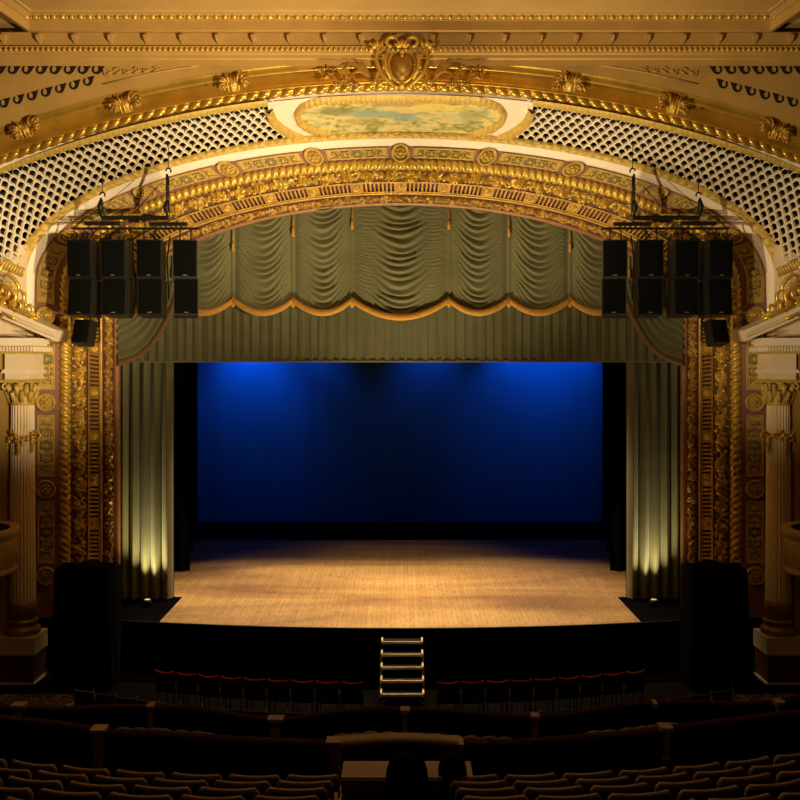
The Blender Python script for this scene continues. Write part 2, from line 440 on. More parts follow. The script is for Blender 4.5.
# mauve band with medallions and pierced panels
b67 = Band(R5, R7)
mb = MB(); sheet(mb, b67, -b67.half, b67.half, 400, [0, .5, 1], lambda s, v: 0); mb.build('mauve_band', M['mauve'], arch)
MS = 2.2
med_x = [k*MS for k in range(-8, 9) if abs(k*MS) < b67.half-.2]
for x in med_x:
    mb = MB(); rosette_mesh(mb, .235, disc_frame(b67, x, .54), 8, .12); mb.build('medallion', M['gold_matte'], arch)
def ribbon(mb, pts, wd, hf, mapf, m=0):
    """a raised ridge along pts (s, w in metres) laid on a surface"""
    n = len(pts); rows = []
    for i in range(n):
        p0 = pts[max(0, i-1)]; p1 = pts[min(n-1, i+1)]
        tx, ty = p1[0]-p0[0], p1[1]-p0[1]; l = math.hypot(tx, ty) or 1
        nx, ny = -ty/l, tx/l; k = wd*(.55+.45*math.sin(PI*(i+.5)/n))
        rows.append([mapf(pts[i][0]+nx*k, pts[i][1]+ny*k, 0.004), mapf(pts[i][0], pts[i][1], hf), mapf(pts[i][0]-nx*k, pts[i][1]-ny*k, 0.004)])
    mb.grid(rows, m)
def spiral(cx, cy, r, turns, a0, dirn=1, n=22, tail=None):
    pts = []
    for i in range(n+1):
        f = i/n; a = a0+dirn*turns*2*PI*f; rr = r*(1-.82*f)
        pts.append((cx+rr*math.cos(a), cy+rr*math.sin(a)))
    return ([tail] if tail else [])+pts
for i in range(len(med_x)-1):
    xa, xb = med_x[i], med_x[i+1]
    wd = b67.width
    def ends(v):
        dv = (v-.54)*wd; R = .34
        k = math.sqrt(max(0, R*R-dv*dv)); return xa+max(.18, k), xb-max(.18, k)
    mb = MB(); rows = []
    vs = lin(8, .22, .86)
    for v in vs:
        e0, e1 = ends(v); rows.append([b67.pt(e0+(e1-e0)*j/24, v, .012) for j in range(25)])
    mb.grid(rows, lambda i_, j_: 0 if (i_ in (0, 7) or j_ in (0, 1, 22, 23)) else 1)
    # raised gold edge
    loop = [(ends(v)[0], v) for v in vs]+[(ends(.86)[0]+(ends(.86)[1]-ends(.86)[0])*j/20, .86) for j in range(1, 20)]
    loop += [(ends(v)[1], v) for v in reversed(vs)]+[(ends(.22)[1]-(ends(.22)[1]-ends(.22)[0])*j/20, .22) for j in range(1, 21)]
    mb.tube([b67.pt(x, v, .02) for x, v in loop], .022, 5, 0, cap=False)
    # scroll work
    mid = (xa+xb)/2; hw = wd*.30
    mp = lambda x, y, h: b67.pt(mid+x, .535+y/wd, .014+h)
    for sx in (-1, 1):
        for sy in (-1, 1):
            for cx in (.16, .46):
                ribbon(mb, [(sx*p[0], sy*p[1]) for p in spiral(cx, hw*.50, hw*.46, 1.2, PI*1.4, 1)], .030, .045, mp)
            ribbon(mb, [(sx*(.30+.10*math.cos(a)), sy*(hw*.95*math.sin(a)*.5)) for a in lin(8, 0, PI)], .014, .03, mp)
            ribbon(mb, [(sx*.62, 0), (sx*.58, sy*hw*.4), (sx*.52, sy*hw*.75), (sx*.66, sy*hw*.85)], .018, .03, mp)
    for k in (-.60, -.31, 0, .31, .60):
        c = mp(k, 0, .0); mb.blob(c, .045, .045, .045, 6, 0)
        for a in (0, PI/3, 2*PI/3): ribbon(mb, [(k-.07*math.cos(a), -.07*math.sin(a)), (k, 0), (k+.07*math.cos(a), .07*math.sin(a))], .014, .03, mp)
    mb.build('pierced_panel', [M['gold_matte'], M['teal']], arch)
# ivory band and gold border under the grille
b78 = Band(R7, R8)
mb = MB(); sheet(mb, b78, -b78.half, b78.half, 400, [0, .3, .6, 1], lambda s, v: .02*math.sin(PI*v)); mb.build('ivory_band', M['white'], arch)
b89 = Band(R8, R9)
def leafy(amp, per, seed): return lambda s, v: amp*(math.sin(PI*v)**.5)*(.55+.45*abs(math.sin(PI*s/per+1.5*math.sin(PI*v)))+.5*smooth_noise(s*9, v*4, seed))
mb = MB(); sheet(mb, b89, -11.2, 11.2, 1300, lin(8), leafy(.06, .22, 2)); mb.build('gold_border', M['gold_matte'], arch)

# ------------------------------------------------------------------ sounding board between the arch and the cove
def circ(y0, R, px): return y0+R-math.sqrt(max(1, R*R-(px-400.5)**2))
def ylow(px):
    dx = abs(px-400.5)
    if dx < 380: return 279-(279-131)*math.sqrt(1-(dx/387)**2)
    y380 = 279-148*math.sqrt(1-(380/387)**2)
    return y380+(dx-380)*2.2
def yup(px): return circ(96, 1090, px)
YL, YU = -1.5, -4.0
def S0(px, py):
    lo, up = ylow(px), yup(px)
    v = (lo-py)/(lo-up); v = max(-.1, min(1.1, v))
    return P(px, py, YL+(YU-YL)*v)
def S(px, py, h=0.0):
    p = S0(px, py)
    if not h: return p
    a = S0(px+1, py)-S0(px-1, py); b = S0(px, py+.7)-S0(px, py-.7)
    n = a.cross(b).normalized()
    if n.dot(cam.location-p) < 0: n = -n
    return p+n*h
def in_poly(x, y, poly):
    c = False; j = len(poly)-1
    for i in range(len(poly)):
        xi, yi = poly[i]; xj, yj = poly[j]
        if (yi > y) != (yj > y) and x < (xj-xi)*(y-yi)/(yj-yi)+xi: c = not c
        j = i
    return c
def mx_(p, m): return (801-p[0], p[1]) if m else p
END = [(268,103), (269,109), (270,114), (274,122), (282,129), (292,135), (304,140)]       # curved inner end of the left grille
def grille(mirror):
    side = 'right' if mirror else 'left'
    root = thing('sounding_board_grille', 'ivory scale-pattern pierced grille with gold border '+('right' if mirror else 'left')+' of the painted panel', 'grille', S(180, 160) if not mirror else S(620, 160), 'pierced grilles above the arch')
    # region outline in picture units of the left side
    low = [(x, ylow(x)+4) for x in range(24, 301, 5)]
    up = [(x, yup(x)+1) for x in range(268, -60, -6)]
    poly = low[:] + [(x+3, y) for x, y in END[::-1]] + up + [(-60, 240), (-30, 251), (0, 259), (20, 266)]
    mb = MB(); R = 1090.0; cy = 96+R
    hole = [(.0,-.70), (.36,-.58), (.70,-.20), (.68,.10), (.42,.24), (.16,.42), (0,.66), (-.16,.42), (-.42,.24), (-.68,.10), (-.70,-.20), (-.36,-.58)]
    outer = [(0,-1), (1/3,-2/3), (2/3,-1/3), (1,0), (2/3,1/3), (1/3,2/3), (0,1), (-1/3,2/3), (-2/3,1/3), (-1,0), (-2/3,-1/3), (-1/3,-2/3)]
    def g(th, k):
        dx = R*math.sin(th)
        rho = R-k*(4.75+2.1*(dx/400)**2)
        return (400.5+rho*math.sin(th), cy-rho*math.cos(th))
    dth = 10.0/R
    for k in range(-1, 40):
        for i in range(10, 50):
            th = -(i+(.5 if k % 2 else 0))*dth
            cx_, cy_ = g(th, k)
            if not in_poly(cx_, cy_, poly): continue
            if cx_ < -50: continue
            n = 12; ids = []
            for shape, h in ((outer, 0), (hole, .015), (hole, -.035)):
                row = []
                for ox, oy in shape:
                    x_, y_ = g(th+ox*dth/2, k+oy)
                    x_, y_ = mx_((x_, y_), mirror)
                    row.append(mb.vert(S(x_, y_, h)))
                ids.append(row)
            for a, b in ((0, 1), (1, 2)):
                for j in range(n):
                    q = (ids[a][j], ids[a][(j+1) % n], ids[b][(j+1) % n], ids[b][j])
                    mb.face(q if not mirror else q[::-1], 0)
    mb.build('scale_lattice', M['lattice'], root, smooth=False)
    # dark space behind
    mb = MB(); rows = []
    for x in range(-60, 303, 6):
        lo = min(ylow(x), 262 if x < 20 else 999); u = yup(x)
        if x > 268:
            for q in range(len(END)-1):
                if END[q][0] <= x <= END[q+1][0]: u = END[q][1]+(END[q+1][1]-END[q][1])*(x-END[q][0])/(END[q+1][0]-END[q][0])
            if x > 300: u = lo-1
        rows.append([S(*mx_((x, u+(lo-u)*j/8), mirror), -.28) for j in range(9)])
    mb.grid(rows); mb.build('dark_backing', M['void'], root)
    # gold borders
    def border(pts, wd, h, name, m='gold_matte', per=5):
        mb = MB(); rows = []
        fine = []
        for a, b in zip(pts, pts[1:]):
            n = max(1, int(math.hypot(b[0]-a[0], b[1]-a[1])/1.2))
            fine += [(a[0]+(b[0]-a[0])*i/n, a[1]+(b[1]-a[1])*i/n) for i in range(n)]
        fine.append(pts[-1])
        for i, p in enumerate(fine):
            q0 = fine[max(0, i-2)]; q1 = fine[min(len(fine)-1, i+2)]
            l = math.hypot(q1[0]-q0[0], q1[1]-q0[1]) or 1; nx, ny = -(q1[1]-q0[1])/l, (q1[0]-q0[0])/l
            row = []
            for j in range(9):
                v = j/8; o = (v-.5)*wd
                hh = h*(math.sin(PI*v)**.5)*(.7+.45*abs(math.sin(PI*i*1.2/per+2*v))+.4*smooth_noise(i*.35, v*3))
                row.append(S(*mx_((p[0]+nx*o, p[1]+ny*o), mirror), hh))
            rows.append(row)
        mb.grid(rows); mb.build(name, M[m], root)
    border([(x, yup(x)-1) for x in range(-60, 266, 8)]+[(268, 103)], 6, .04, 'upper_border')
    border(END[1:], 9, .09, 'end_border', per=6)
    mb = MB(); pa = [(-60,244), (-30,254), (0,263), (24,273)]; rows = []
    for i in range(181):
        f = i/180*3; k_ = min(2, int(f)); f -= k_
        x = pa[k_][0]+(pa[k_+1][0]-pa[k_][0])*f; y = pa[k_][1]+(pa[k_+1][1]-pa[k_][1])*f
        rows.append([P(*mx_((x-.35*(v-.5)*9, y+(v-.5)*9), mirror), -2.03-.10*(math.sin(PI*v)**.5)*(.6+.4*abs(math.sin(i*.45+2*v)))) for v in lin(8)])
    mb.grid(rows); mb.build('lower_border', M['gold_matte'], root)
    return root
grille(False); grille(True)

# ivory ground around the painted panel
mural = thing('ceiling_mural', 'painted landscape panel in scroll-ended gold frame above the arch', 'mural', S(400, 118))
mb = MB(); rows = []
for x in range(256, 546, 4):
    xx = x if x < 400 else x
    rows.append([S(xx, yup(xx)-2+(ylow(xx)+2-yup(xx))*j/10, -.02) for j in range(11)])
# keep the ground clear of the grilles
gr = MB()
def end_x(y):
    for q in range(len(END)-1):
        if END[q][1] <= y <= END[q+1][1]: return END[q][0]+(END[q+1][0]-END[q][0])*(y-END[q][1])/(END[q+1][1]-END[q][1])
    return END[0][0] if y < END[0][1] else END[-1][0]
rows = []
for j in range(13):
    row = []
    for i in range(61):
        f = i/60
        y_ = 94+(139.5-94)*j/12
        xl = end_x(y_); xx = xl+(801-2*xl)*f
        yy = yup(xx)-2+(ylow(xx)+.5-yup(xx)+2)*((y_-94)/45.5)
        row.append(S(xx, yy, .005))
    rows.append(row)
gr.grid(rows); gr.build('ivory_ground', M['white'], mural)
OUT = [(400.5,101), (370,101.2), (340,102), (322,103), (312,105.5), (304,109), (300,114), (302,119.5), (309,124.5), (319,128), (331,130.5), (331,134), (360,132.6), (400.5,132)]
OUT = OUT + [(801-x, y) for x, y in OUT[::-1]][1:-1]
cxm, cym = 400.5, 117
mb = MB(); n = len(OUT)
rings = []
for k in range(9):
    f = k/8
    rings.append([S(cxm+(x-cxm)*f*1.0, cym+(y-cym)*f, .015) for x, y in OUT])
mb.grid(rings, 0, closev=True)
M['mural'] = painting(); mb.build('painting', M['mural'], mural)
def closed_border(pts, wd, h, name, m, parent, per=5):
    fine = []
    k = len(pts)
    for q in range(k):
        a, b = pts[q], pts[(q+1) % k]
        n_ = max(1, int(math.hypot(b[0]-a[0], b[1]-a[1])/1.2))
        fine += [(a[0]+(b[0]-a[0])*i/n_, a[1]+(b[1]-a[1])*i/n_) for i in range(n_)]
    mb = MB(); rows = []; k = len(fine)
    for i, p in enumerate(fine):
        q0 = fine[(i-2) % k]; q1 = fine[(i+2) % k]
        l = math.hypot(q1[0]-q0[0], q1[1]-q0[1]) or 1; nx, ny = (q1[1]-q0[1])/l, -(q1[0]-q0[0])/l
        row = []
        for j in range(7):
            v = j/6
            hh = .012+h*(math.sin(PI*v)**.5)*(.7+.5*abs(math.sin(PI*i*1.2/per))+.3*smooth_noise(i*.4, v*3))
            row.append(S(p[0]-nx*v*wd, p[1]-ny*v*wd, hh))
        rows.append(row)
    mb.grid(rows, closeu=True); return mb.build(name, M[m], parent)
closed_border(OUT, 6.5, .09, 'frame', 'gold_matte', mural, 5)

# ------------------------------------------------------------------ gilded cove above the sounding board
class CRing:
    def __init__(s, yc, R, Y): s.yc, s.R, s.Y = yc, R, Y
    def at(s, t): px = 400.5+470*t; return P(px, circ(s.yc, s.R, px), s.Y)
C0 = CRing(93.5, 1095, -4.0); C1 = CRing(57, 1200, -4.75)
cove = thing('arched_cove', 'wide gilded arched cove moulding with rope edge spanning above the grilles', 'cove moulding', P(400, 80, -4.3))
bc = Band(C0, C1, 800, 1.0)
prof = [(0,0,1), (.02,.05,1), (.10,.06,1), (.12,.02,2), (.14,.02,2), (.32,.02,0), (.34,.06,0), (.38,.06,0), (.40,-.02,0), (.46,-.16,0), (.54,-.22,0), (.64,-.20,0), (.70,-.10,0), (.74,-.10,0), (.76,.02,0), (.80,.12,0), (.85,.16,0), (.89,.12,0), (.93,.06,0), (.95,.07,0), (1.0,.05,0)]
mb = MB(); rows = []
for i in range(241):
    x = -bc.half+2*bc.half*i/240; a, b, T, V, N, wd = bc.frame(x)
    rows.append([a+(b-a)*v+N*h for v, h, _ in prof])
mb.grid(rows, lambda i, j: {0:0, 1:1, 2:2}[prof[j][2]])
mb.build('cove_profile', [M['cove'], M['white'], M['gold_dark']], cove)
mb = MB(); rope(bc, .10, .26, 1300, mb, 10, 1, depth=.42, v=.23, lift=.03); mb.build('rope_edge', M['cove'], cove)

# ------------------------------------------------------------------ spandrel wall, frieze and cornice
wf = MB()
rows = []
for px in range(-120, 921, 10):
    rows.append([P(px, circ(57, 1200, px)+2, -4.78), P(px, 40, -4.78)])
wf.grid(rows); struct(wf.build('wall_front', M['cornice'], None, smooth=False))
def run(name, prof_, m, x0=-60, x1=860, smooth=False):
    """a moulding along the front wall: profile of (picture row, depth)"""
    mb = MB(); Xa, Xb = -12.5, 12.5
    pts = [P(400, y, Y) for y, Y in prof_]
    mb.grid([[Vector((X, p.y, p.z)) for p in pts] for X in lin(20, Xa, Xb)])
    return struct(mb.build(name, m, None, smooth=smooth))
run('trim_1', [(66,-4.8),(66,-4.9),(60,-4.9),(58,-4.98),(55,-4.98),(53,-5.08),(46,-5.1),(46,-5.02),(33,-5.02),(32,-5.12)], M['cornice'])
mb = MB()                                                          # row of beads
for i in range(160):
    X = -9+i*.1135; c = P(400, 49.5, -5.12); mb.blob((X, c.y, c.z), .034, .034, .045, 5)
struct(mb.build('trim_2', M['gold'], None))
for k in range(-11, 12):                                           # brackets in the frieze
    X = (k*35.7+397-400)*(20.98)/F
    a = P(400, 45, -5.02); b = P(400, 36, -5.02)
    mb = MB(); mb.grid([[Vector((X-w_, a.y-d_, z_)) for w_ in ()] or [Vector((X-.05*w_, a.y-.11*d_, a.z+(b.z-a.z)*z_)), Vector((X+.05*w_, a.y-.11*d_, a.z+(b.z-a.z)*z_))] for z_, d_, w_ in ((0,0,.3),(.25,.5,.6),(.5,.9,1),(.8,1.0,1.1),(1,1,1.1),(1,0,1.1))])
    q = mb.v; nq = len(q)//2
    mb.face([2*i for i in range(nq)]); mb.face([2*i+1 for i in range(nq)][::-1])
    o = mb.build('frieze_bracket', M['cornice'], None, smooth=False)
    tag(o, ['small plaster bracket on the frieze ' + ('straight above the cartouche' if k == 0 else ('number %d to the %s of the cartouche' % (abs(k), 'left' if k < 0 else 'right')))][0], 'bracket', 'brackets along the frieze')
# the projecting cornice with its returns along the side walls
XC = 7.97
def mitred(name, prof_, m, beads=None):
    """prof_: (z, out) where out is the projection towards the room from the wall corner"""
    mb = MB(); base = -5.12
    L = []
    for z, o in prof_:
        L.append([Vector((-XC-.15+o*.6-.10*8, base-o-8.0, z)), Vector((-XC+o*.5, base-o, z)), Vector((XC-o*.5, base-o, z)), Vector((XC+.15-o*.6+.10*8, base-o-8.0, z))])
    mb.grid([[r[i] for r in L] for i in range(4)])
    struct(mb.build(name, m, None, smooth=False))
zc = lambda y, Y: P(400, y, Y).z
mitred('trim_3', [(zc(32,-5.12),0), (zc(31,-5.5),.36), (zc(30,-5.55),.42), (zc(20.5,-5.55),.42), (zc(19.5,-5.65),.50), (zc(18.5,-5.65),.5), (zc(14,-5.78),.68), (zc(12.5,-5.9),.80), (zc(10,-5.95),.84)], M['cornice'])
mb = MB()                                                          # egg-and-dart
z1 = zc(16.3, -5.75)
for i in range(84):
    X = -7.75+i*.187
    mb.blob((X, -5.12-.60, z1), .062, .05, .06, 6)
    mb.blob((X+.0935, -5.12-.60, z1), .015, .035, .055, 5)
struct(mb.build('trim_4', M['gold'], None))
zt = zc(10, -5.95)
mb = MB(); mb.box(-14, 14, -34, -5.9, zt, zt+.3); struct(mb.build('ceiling', M['ceil'], None, smooth=False))
mb = MB(); mb.box(-14, 14, -5.9, 0, zt+.02, zt+.3); struct(mb.build('ceiling.001', M['ceil'], None, smooth=False))

# wave scrolls: black running-wave ornament on the spandrels
def wave(pts_from, pts_to, n, mirror, size, label):
    mb = MB()
    for k in range(n):
        f = k/(n-1)
        x = pts_from[0]+(pts_to[0]-pts_from[0])*f; y = pts_from[1]+(pts_to[1]-pts_from[1])*f
        an = math.atan2(pts_to[1]-pts_from[1], pts_to[0]-pts_from[0])
        outl = [(-1.8,-4.0), (-3.6,-2.8), (-4.5,-.5), (-4.3,2), (-2.5,4.2), (0,4.8), (2.5,4), (4.5,1.8), (6.3,-1.5), (8.4,-4.0)]
        inn = [(-1.6,-3.4), (-2.5,-2.0), (-3,0), (-2.5,1.8), (-1.3,2.7), (.2,2.4), (1.5,1.7), (2.2,.3), (1.9,-1.9), (.4,-4.0)]
        rows = []
        for shape, hh in ((outl, -4.775), (outl, -4.81), (inn, -4.81), (inn, -4.775)):
            row = []
            for ox, oy in shape:
                ox, oy = ox*size, oy*size
                X_ = x+ox*math.cos(an)-oy*math.sin(an); Y_ = y+ox*math.sin(an)+oy*math.cos(an)
                row.append(P(*mx_((X_, Y_), mirror), hh))
            rows.append(row)
        mb.grid(rows)
    tag(mb.build('wave_scroll', M['void'], None, smooth=False), label, 'scroll ornament', 'black running-wave scrolls on the spandrels')
for mir in (False, True):
    sd = 'right' if mir else 'left'
    wave((-29-(13 if mir else 0), 69.6), (97-(13 if mir else 0), 69.6), 10, mir, 1.0, f'level row of black running-wave scrolls on the {sd} spandrel')
    wave((-24-(10 if mir else 0), 110.5+(2.6 if mir else 0)), (88-(10 if mir else 0), 81.5+(2.6 if mir else 0)), 9, mir, .95, f'slanting row of black running-wave scrolls on the {sd} spandrel, under the level row')

def tubepx(mb, pts, r, Y, n=6, m=0, flat=1.0):
    """tube through picture points at depth Y (or per-point third value added to Y)"""
    W = [P(p[0], p[1], Y+(p[2] if len(p) > 2 else 0)) for p in pts]
    k = (Y+D)/F
    rr = [q*k for q in r] if isinstance(r, (list, tuple)) else r*k
    mb.tube(W, rr, n, m, flat=flat)
def blobpx(mb, px, py, rx, ry, Y, depth=None, n=7):
    k = (Y+D)/F; c = P(px, py, Y); mb.blob(c, rx*k, (depth if depth else min(rx, ry)*k), ry*k, n)
def arcpx(cx, cy, r, a0, a1, n=12, shrink=0.0, asp=1.0):
    out = []
    for i in range(n+1):
        f = i/n; a = math.radians(a0+(a1-a0)*f); rr = r*(1-shrink*f)
        out.append((cx+rr*math.cos(a), cy+rr*math.sin(a)*asp))
    return out

# shallow foliage relief at the tips of the spandrels
for mir in (False, True):
    mb = MB()
    for i in range(6):
        cx = 108+i*9.5; cy = 72-i*.6; r = 4.6-.5*i
        pts = [mx_(p, mir) for p in arcpx(cx, cy, r, 200, 560 if i % 2 else -160, 14, .75)]
        tubepx(mb, pts, [.9-.05*j for j in range(15)], -4.8, 5)
        pts = [mx_(p, mir) for p in ((cx-4, cy+3), (cx, cy+1.4), (cx+5, cy-1))]
        tubepx(mb, pts, [.5, 1.0, .4], -4.8, 5)
    mb.tube([P(*mx_(p, mir), -4.8) for p in ((103,64.5), (150,64.5), (200,65.5))], .012, 5)
    mb.tube([P(*mx_(p, mir), -4.8) for p in ((103,84), (130,78), (160,71.5), (200,65.5))], .015, 5)
    tag(mb.build('scroll_relief', M['cornice'], None), 'shallow plaster vine relief tapering off the %s wave scrolls' % ('right' if mir else 'left'), 'plaster relief', 'vine reliefs on the spandrels')

# ------------------------------------------------------------------ ornaments on the cove
def ornament(cx, cy, ang, label, size=1.0, seed=1):
    rnd = random.Random(seed)
    Yf = -4.62
    root = thing('leaf_ornament', label, 'ornament', P(cx, cy, Yf), 'gilded leaf clusters on the cove')
    ca, sa = math.cos(ang), math.sin(ang)
    def T(x, y, z=0): return (cx+(x*ca-y*sa)*size, cy+(x*sa+y*ca)*size, z)
    mb = MB()                                                   # strap at the centre
    rows = []
    for i in range(9):
        y = -9+i*18/8
        rows.append([P(*T(x, y)[:2], Yf-.18+.05*abs(x)/4-.07*math.cos(y/3.2)) for x in (-5,-4,-2,0,2,4,5)])
    mb.grid(rows)
    for x in (-5.5, -1.8, 1.8, 5.5): tubepx(mb, [T(x, -10, -.12), T(x*1.05, -4, -.22), T(x, 3, -.2), T(x*.9, 9, -.12)], [.8,1.1,1.1,.7], Yf, 6)
    mb.build('strap', M['gold'], root)
    for sx in (-1, 1):
        mb = MB()
        for a0, r, n_, ln in ((-70, 3.2, 3, 15), (-40, 3.5, 3, 16), (-12, 3.6, 3, 14), (22, 3.4, 3, 13), (55, 3.2, 3, 12)):
            a = math.radians(a0); dx, dy = math.cos(a), math.sin(a)
            L = [(sx*(5+dx*ln*f+dy*2.6*math.sin(PI*f)), dy*ln*f*.8-dx*2.6*math.sin(PI*f)) for f in lin(7)]
            tubepx(mb, [T(x, y, -.16-.12*math.sin(PI*i/7)) for i, (x, y) in enumerate(L)], [1.0,1.7,1.9,1.7,1.5,1.2,.9,.4], Yf, 6, flat=.7)
        for q in range(7):
            x = sx*(8+rnd.random()*8); y = -6+rnd.random()*13
            p = T(x, y); blobpx(mb, p[0], p[1], 1.5+rnd.random(), 1.4+rnd.random()*.8, Yf-.22-.06*rnd.random(), n=6)
        tubepx(mb, [T(sx*x, y, -.25) for x, y in arcpx(11, 1, 4.5, 180, -140, 12, .5)], [1.1-.06*i for i in range(13)], Yf, 6)
        mb.build('leaf_spray', M['gold_dark'], root)
    return root
for cx, cy, an, lb in ((25,129,-.36,'outermost gilded leaf cluster on the cove, at the left end'), (125,104,-.26,'middle gilded leaf cluster on the left half of the cove'),
                       (233,83,-.14,'gilded leaf cluster on the left half of the cove, nearest the cartouche'), (570,83,.14,'gilded leaf cluster on the right half of the cove, nearest the cartouche'),
                       (674,105,.26,'middle gilded leaf cluster on the right half of the cove'), (776,131,.36,'outermost gilded leaf cluster on the cove, at the right end')):
    ornament(cx, cy, an, lb, 1.0, int(cx))

# cartouche
cr = thing('cartouche', 'large gilded cartouche with oval shield at the crown of the cove', 'cartouche', P(402, 90, -4.6))
Yc = -4.95
mb = MB(); rows = []
for i in range(13):
    a = i/12
    row = []
    for j in range(28):
        th = 2*PI*j/28; r = a
        x = 402+12.5*r*math.cos(th)*(1-.10*math.sin(th)); y = 66+16*r*math.sin(th)
        row.append(P(x, y, Yc-.28*(1-r*r)-.02))
    rows.append(row)
mb.grid(rows, closev=True); mb.build('shield', M['gold_dark'], cr)
mb = MB(); tubepx(mb, [(402+13.2*math.cos(a)*(1-.10*math.sin(a)), 66+16.8*math.sin(a), -.04) for a in lin(32, 0, 2*PI)], 1.5, Yc, 7); mb.build('shield_rim', M['gold_bright'], cr)
mb = MB()
rows = []
for i in range(7):
    a = i/6
    rows.append([P(402+(25+3*math.cos(4*th))*a*math.cos(th), 64+(24+2.5*math.cos(3*th+.6))*a*math.sin(th), Yc+.02-.12*(1-a)) for th in lin(35, 0, 2*PI)])
mb.grid(rows); mb.build('backplate', M['gold_dark'], cr)
for sx in (-1, 1):
    mb = MB()
    m_ = lambda pts: [(402+sx*(p[0]-402),)+tuple(p[1:]) for p in pts]
    tubepx(mb, m_(arcpx(413, 43, 7.5, -200, 100, 18, .6)), [1.8]*6+[2.2]*7+[1.6]*6, Yc-.22, 8)
    tubepx(mb, m_([(410,37), (420,41), (427,50), (428,60), (424,72), (415,82), (405,88)]), [1.6,2.4,2.6,2.2,2.4,2.2,1.4], Yc-.12, 8)
    tubepx(mb, m_(arcpx(421, 76, 7, 60, -230, 16, .6)), [2.0-.05*i for i in range(17)], Yc-.1, 8)
    tubepx(mb, m_([(417,52), (419,60), (418,70), (413,79)]), [1.3,2.0,2.0,1.2], Yc-.22, 7)
    for q in ((430,46,4,3.4), (433,50,3,3), (427,44,3,3.5), (420,67,2.2,2.4), (424,84,3.4,2.6), (429,82,2.5,2), (418,86,2.5,2), (434,44,2,2)):
        p = m_([q])[0]; blobpx(mb, p[0], q[1], q[2], q[3], Yc-.2, n=7)
    mb.build('scroll', M['gold'], cr)
    mb = MB()
    for k, (x1, y1, bend) in enumerate(((470,64,11), (462,70,8), (455,76,6), (474,72,9))):
        pts = [(430+(x1-430)*f, 84+(y1-84)*f-bend*math.sin(PI*f)*1.5, -.05*math.sin(PI*f)) for f in lin(10)]
        tubepx(mb, m_(pts), [2.0,2.3,2.5,2.6,2.5,2.3,2.1,1.9,1.6,1.3,1.0], -4.85, 7, flat=.7)
    for k, (cx, cy) in enumerate(((452,80), (458,77), (448,84), (464,80), (472,74), (478,77), (482,72), (468,84), (456,84), (476,68))):
        p = m_([(cx, cy)])[0]
        blobpx(mb, p[0], cy, 2.6, 2.2, -4.9-.03*(k % 3), n=6)
        for q in range(3):
            a = q*2.1+k; tubepx(mb, m_([(cx, cy), (cx+3*math.cos(a), cy+2*math.sin(a), -.05), (cx+5*math.cos(a+.4), cy+3.4*math.sin(a+.4))]), [1.2,1.1,.4], -4.92, 5)
    tubepx(mb, m_(arcpx(478, 70, 6, 120, -140, 12, .5)), [1.3-.07*i for i in range(13)], -4.88, 6)
    mb.build('leaf_scroll', M['gold_dark'], cr)
mb = MB()                                                          # palmette on top and drop at the foot
for a in (-60, -30, 0, 30, 60):
    r = math.radians(a); tubepx(mb, [(402+1.5*math.sin(r), 48), (402+6*math.sin(r), 48-6*math.cos(r), -.05), (402+10*math.sin(r), 49-11*math.cos(r))], [1.4,2.1,.7], Yc-.26, 6)
mb.build('palmette', M['gold'], cr); mb = MB()
for x, y, r in ((402,52,3), (398,50,2), (406,50,2), (402,86,3.5), (396,87,2.4), (408,87,2.4), (402,56,2)): blobpx(mb, x, y, r, r*.9, Yc-.25)
mb.build('bead_cluster', M['gold'], cr)

# ------------------------------------------------------------------ drapery
def archy(px):
    dx = (px-400.5)/280.0
    return 325-120*math.sqrt(max(0, 1-dx*dx))
val = thing('swag_valance', 'olive festoon valance of gathered swags with orange-gold scalloped fringe under the arch', 'valance', P(400, 318, .15))
seams = [121, 173, 233, 293, 352, 449, 509, 570, 629, 681]
Yv = .08
def scal(f, wd): return (1-(2*f-1)**2)
for a, b in zip(seams, seams[1:]):
    wpx = b-a; sag = 16.5 if wpx > 80 else 12.0; fold = 44 if wpx > 80 else 33
    mb = MB(); rows = []
    nx, ny = 30, 130
    sd = random.random()*10
    for i in range(nx+1):
        f = i/nx; x = a+2+(b-a-4)*f; row = []
        ytop = archy(x)-4; ybot = 302+sag*scal(f, wpx)
        for j in range(ny+1):
            y = ytop+(ybot-ytop)*j/ny
            ph = (y-fold*scal(f, wpx)*(.75+.25*j/ny))/6.4+sd+.55*smooth_noise(x*.02+sd, y*.06)
            q = ph-math.floor(ph)
            saw = (q/.7 if q < .7 else (1-q)/.3)
            ed = min(1, f/.07, (1-f)/.07)
            am = .125*(.45+.55*scal(f, wpx))*ed*(0.75+.5*smooth_noise(math.floor(ph)*1.7, sd, x*.02))
            row.append(P(x, y, Yv-.10*scal(f, wpx)**.5*ed-am*saw))
        rows.append(row)
    mb.grid(rows); mb.build('swag', M['velvet'], val)
    mb = MB(); rows = []
    for i in range(41):
        f = i/40; x = a+1+(b-a-2)*f; yb = 300.5+sag*scal(f, wpx)
        dd = Yv-.14-.12*scal(f, wpx)
        rows.append([P(x, yb-3.1, dd+.06), P(x, yb-2.1, dd-.03), P(x, yb+1.8, dd-.04), P(x, yb+3.4+.35*(i % 2), dd-.01), P(x, yb+3.5, dd+.05)])
    mb.grid(rows); mb.build('fringe', M['fringe'], val)
